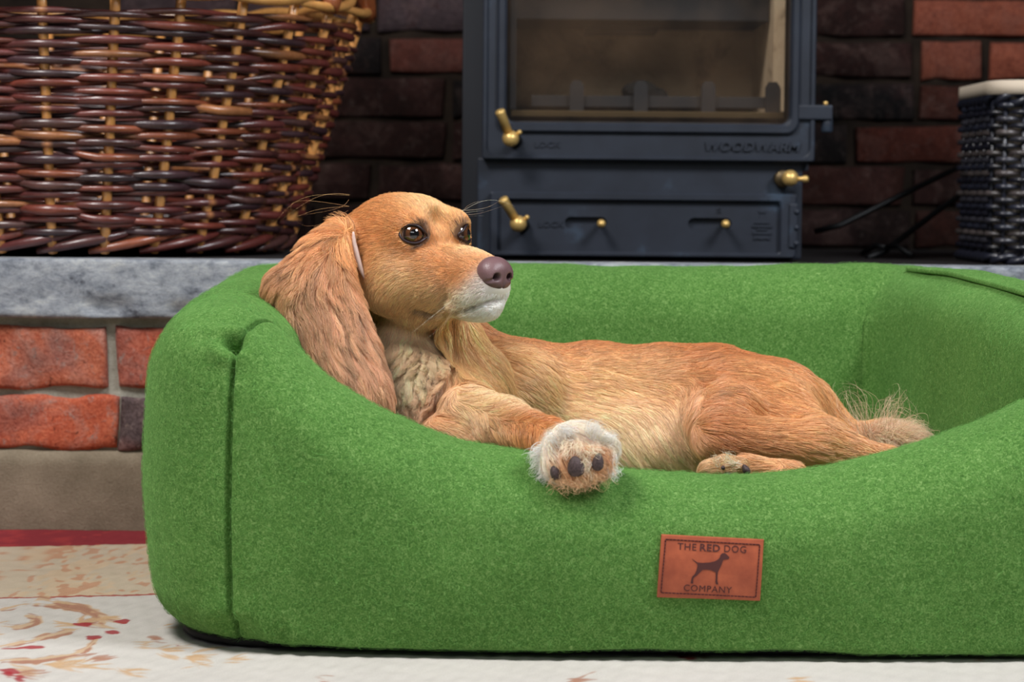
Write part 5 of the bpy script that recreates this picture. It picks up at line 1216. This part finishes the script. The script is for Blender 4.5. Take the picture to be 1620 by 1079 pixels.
# paw tufts
rts = [W(868, 712, 2.045), W(862, 725, 2.05), W(872, 740, 2.045), W(885, 700, 2.04), W(905, 690, 2.035), W(935, 690, 2.035), W(955, 700, 2.035), W(962, 722, 2.035), W(965, 735, 2.035)]
tps = [W(842, 722, 2.035), W(845, 740, 2.035), W(856, 756, 2.03), W(868, 692, 2.02), W(888, 676, 2.02), W(945, 672, 2.02), W(972, 690, 2.02), W(972, 728, 2.02), W(970, 752, 2.02)]
wisps('paw_tuft', rts, tps, 110, 0.0035, 0.0030, (244, 236, 226), 0.00017, 0.003)
wisps('paw_tuft', [W(884, 762, 2.022), W(896, 760, 2.014), W(912, 762, 2.012), W(930, 756, 2.012), W(948, 754, 2.014), W(962, 735, 2.02)], [W(876, 768, 2.020), W(893, 772, 2.012), W(914, 774, 2.012), W(934, 771, 2.012), W(955, 764, 2.014), W(968, 748, 2.018)], 45, 0.0042, 0.0036, (206, 166, 126), 0.00012, 0.003)
wisps('paw_tuft', [W(900, 705, 2.02), W(915, 705, 2.015), W(935, 712, 2.015), W(925, 725, 2.012)], [W(893, 722, 2.010), W(917, 719, 2.010), W(950, 716, 2.010), W(927, 752, 2.01)], 60, 0.003, 0.0025, (236, 214, 188), 0.00015, 0.003)
wisps('hind_paw_tuft', [W(1138, 735, 2.165), W(1155, 730, 2.165), W(1165, 735, 2.165)], [W(1130, 722, 2.155), W(1148, 716, 2.155), W(1150, 728, 2.15)], 30, 0.003, 0.0025, (244, 226, 204), 0.00015, 0.002)
# whiskers
wr_, wt_ = [], []
for a in [(738, 345), (742, 348)]:
    for b in [(790, 322), (812, 326), (765, 318), (775, 345), (758, 335)]: wr_.append(H(0.002, 0.030, 0.022)); wt_.append(W(b[0], b[1], 2.26))
wisps('whisker', wr_[::2]+wr_[1:2], wt_[::2]+wt_[1:2], 1, 0.002, 0.004, (240, 224, 200), 0.00006, 0.006)
wisps('whisker', [H(0.085, -0.02, -0.048)]*4+[H(0.07, -0.026, -0.052)]*4, [H(0.095, -0.05, -0.075), H(0.075, -0.055, -0.085), H(0.06, -0.05, -0.095), H(0.09, -0.04, -0.09), H(0.05, -0.06, -0.09), H(0.03, -0.06, -0.1), H(0.06, -0.06, -0.08), H(0.04, -0.055, -0.1)], 1, 0.003, 0.004, (236, 220, 200), 0.00005, 0.005)
wisps('whisker', [H(-0.10, -0.03, 0.030)]*3, [W(455, 345, 2.3), W(450, 360, 2.3), W(470, 335, 2.3)], 2, 0.004, 0.006, (226, 176, 120), 0.00006, 0.008)

# ---- eyes
def eye(sgn):
    c_ = EY[sgn]; look = HF*0.86+HL*sgn*0.50+HU*0.10+np.array([0.05, 0, 0.0]); look /= np.linalg.norm(look); s1 = np.cross(look, (0, 0, 1.0)); s1 /= np.linalg.norm(s1); s2 = np.cross(s1, look)
    V = []; F = []; nr, ns = 40, 32; Cc = []
    for i in range(nr+1):
        a = math.pi*i/nr
        for j in range(ns):
            b = 2*math.pi*j/ns; rr = ER*(1+0.05*math.exp(-(a/0.45)**2)); V.append(c_+rr*(math.cos(a)*look+math.sin(a)*(math.cos(b)*s1+math.sin(b)*s2)))
            if a < 0.33: q = lin((8, 6, 6))
            elif a < 0.80: q = lin((88, 52, 28))*(0.85+0.3*(j % 3)/2) if a < 0.70 else lin((44, 26, 16))
            elif a < 0.90: q = lin((36, 24, 20))
            else: q = lin((120, 96, 84))
            Cc.append(q)
    for i in range(nr):
        for j in range(ns): F.append((i*ns+j, (i+1)*ns+j, (i+1)*ns+(j+1) % ns, i*ns+(j+1) % ns))
    me = mesh('eye', np.array(V), F); vcol(me, np.array(Cc)); m = EYEM; o = link('eye', me, m, dog)
    # eyelid rim
    fw = (HF*0.83+HL*sgn*0.55+HU*0.05); fw /= np.linalg.norm(fw); side = np.cross(HU, fw)*sgn; side /= np.linalg.norm(side); up = np.cross(fw, side)*sgn
    if up[2] < 0: up = -up
    if side@HF*1.0 > 0: pass
    inner = HF*0.62-HL*sgn*0.78; inner -= fw*(inner@fw); inner /= np.linalg.norm(inner)
    P = []
    for k in range(40):
        a = 2*math.pi*k/40; x = math.cos(a); y = math.sin(a); ax_ = 0.0126*x+(0.0012 if x > 0.9 else 0); ay = (0.0092 if y > 0 else 0.0082)*y*(1-0.25*max(0, x)**2)
        ay -= 0.0010*x; p = inner*ax_+up*ay; zz = math.sqrt(max((ER+0.0009)**2-(p@p)*0.82, 1e-8)); P.append(c_+p+fw*zz)
    lid = tubeo('eyelid_rim', np.array(P), 0.00115, LIDM, dog, 8, True)
EYEM = M('dark_brown_eye', rough=0.08, spec=0.6); EYEM.col(EYEM.attr()); EYEM.b.inputs['Coat Weight'].default_value = 1.0; EYEM.b.inputs['Coat Roughness'].default_value = 0.02; EYEM = EYEM.m
LIDM = M('dark_eyelid_skin', L4(44, 30, 34), 0.35).m
eye(-1); eye(1)
FZ = fuzz(); FZM = M('loose_wool', rough=0.9, spec=0.1); FZM.col(FZM.attr('hair_color')); fur('wool_fuzz', FZ, varied(np.tile(lin((106, 152, 82)), (len(FZ), 1)), 0.25), 0.00008, 0.4, bed, FZM.m)
# ---- nose leather: own small distance field
NZ = Grid(np.arange(-0.020, 0.0181, 0.00045), np.arange(-0.019, 0.0191, 0.00045), np.arange(-0.020, 0.0181, 0.00045))   # local f,l,u
NZ.ell((-0.002, 0, 0.002), (0.0130, 0.0150, 0.0115), None, 0.004); NZ.ell((-0.001, 0.0075, -0.001), (0.0112, 0.0085, 0.0092), None, 0.003); NZ.ell((-0.001, -0.0075, -0.001), (0.0112, 0.0085, 0.0092), None, 0.003)
NZ.ell((0.0005, 0, -0.0070), (0.0108, 0.0115, 0.0082), None, 0.006)
for sg in (-1, 1):
    NZ.cone((0.0125, sg*0.0062, -0.0010), (0.005, sg*0.0078, -0.001), 0.0033, 0.0022, 0.002, 's'); NZ.cone((0.0105, sg*0.0085, -0.003), (0.006, sg*0.0140, -0.0055), 0.0013, 0.0010, 0.0015, 's')
NZ.cone((0.0125, 0, 0.002), (0.0105, 0, -0.016), 0.0008, 0.0009, 0.0012, 's')
Vn, Fn = NZ.nets(); Vn = smooth(Vn, Fn, 2, 0.5)*1.13; NO = (0.0905, 0, -0.0335); a_ = math.radians(10); cf, sf = math.cos(a_), math.sin(a_)
Vw = np.array([H(NO[0]+v[0]*cf+v[2]*sf, v[1], NO[2]-v[0]*sf+v[2]*cf) for v in Vn])
men = mesh('nose', Vw, Fn); bm = bmesh.new(); bm.from_mesh(men); bmesh.ops.recalc_face_normals(bm, faces=bm.faces[:]); bm.to_mesh(men); bm.free()
cn = np.tile(lin((118, 88, 90)), (len(Vn), 1)); dk = np.clip((-Vn[:, 2]-0.004)/0.008, 0, 1)[:, None]; cn = cn*(1-dk*0.55)+lin((60, 46, 48))*dk*0.55
for sg in (-1, 1): dn = np.linalg.norm((Vn/1.13-np.array([0.0085, sg*0.0068, -0.001]))/np.array([0.006, 0.0036, 0.0036]), axis=1); m_ = np.clip(1.25-dn, 0, 1)[:, None]; cn = cn*(1-m_)+lin((14, 9, 10))*m_
vcol(men, cn)
nm = M('nose_leather', rough=0.38, spec=0.5); nm.col(nm.attr()); vo = nm.n('ShaderNodeTexVoronoi'); vo.inputs['Scale'].default_value = 1100; nm.L.new(nm.coord(), vo.inputs['Vector']); nm.bump(vo.outputs['Distance'], 0.35, 0.0004)
link('nose', men, nm.m, dog)
# lip line
lipm = M('dark_lip', L4(70, 48, 46), 0.5).m
P = [H(0.092, -0.009, -0.0575), H(0.082, -0.0200, -0.0600), H(0.066, -0.0262, -0.0630)]
# paw pads
padm = M('paw_pad', rough=0.6, spec=0.3); a_n = padm.noise(600, 3); padm.col(padm.ramp(a_n, [(0.3, L4(62, 50, 50)), (0.7, L4(92, 76, 76))])); padm.bump(a_n, 0.5, 0.0006); padm = padm.m
def pad(px_, py_, d, rx, rz, tilt=0, ry=0.006):
    bm = bmesh.new(); bmesh.ops.create_uvsphere(bm, u_segments=24, v_segments=14, radius=1.0); w = W(px_, py_, d); a = math.radians(tilt)
    for v in bm.verts:
        x, y, z = v.co; nr = 1-0.22*max(z, 0)**1.5*(abs(x)**0.8); x *= (1-0.25*z); x, z = x*px(rx, d), z*px(rz, d); v.co = (w[0]+x*math.cos(a)-z*math.sin(a), w[1]+y*ry, w[2]+x*math.sin(a)+z*math.cos(a))
    bmesh.ops.recalc_face_normals(bm, faces=bm.faces[:]); return link('paw_pad', bm_mesh('paw_pad', bm, True), padm, dog)
pad(911, 738, 2.0105, 13.5, 17, 8, 0.0055); pad(946, 731, 2.0125, 9.5, 14.5, -6, 0.0055); pad(879, 748, 2.022, 9, 12, 25, 0.006); pad(1152, 754, 2.158, 12, 7, 0); pad(1180, 743, 2.164, 6, 9, 30); pad(1144, 740, 2.1565, 3.5, 3.5, 0, 0.003)

# pale fold where the near ear joins the head
fp = [hit(561, 366), hit(562, 385), hit(566, 404), hit(571, 424), hit(577, 441)]
t_ = np.linspace(0, 4, 17); FP = np.stack([np.interp(t_, range(5), [q[a] for q in fp]) for a in range(3)], 1); FP[:, 1] = np.linspace(FP[:, 1].min(), FP[:, 1].min()+0.002, 17)-0.003
V, F = tube_arr(FP, 0.0030*np.sin(np.pi*np.linspace(0.06, 0.94, 17))**0.7, 8); ef = link('ear_fold', mesh('ear_fold', V, F), M('bare_ear_edge', L4(214, 190, 180), 0.6).m, dog); ef['label'] = 'pale bare edge of the ear flap'
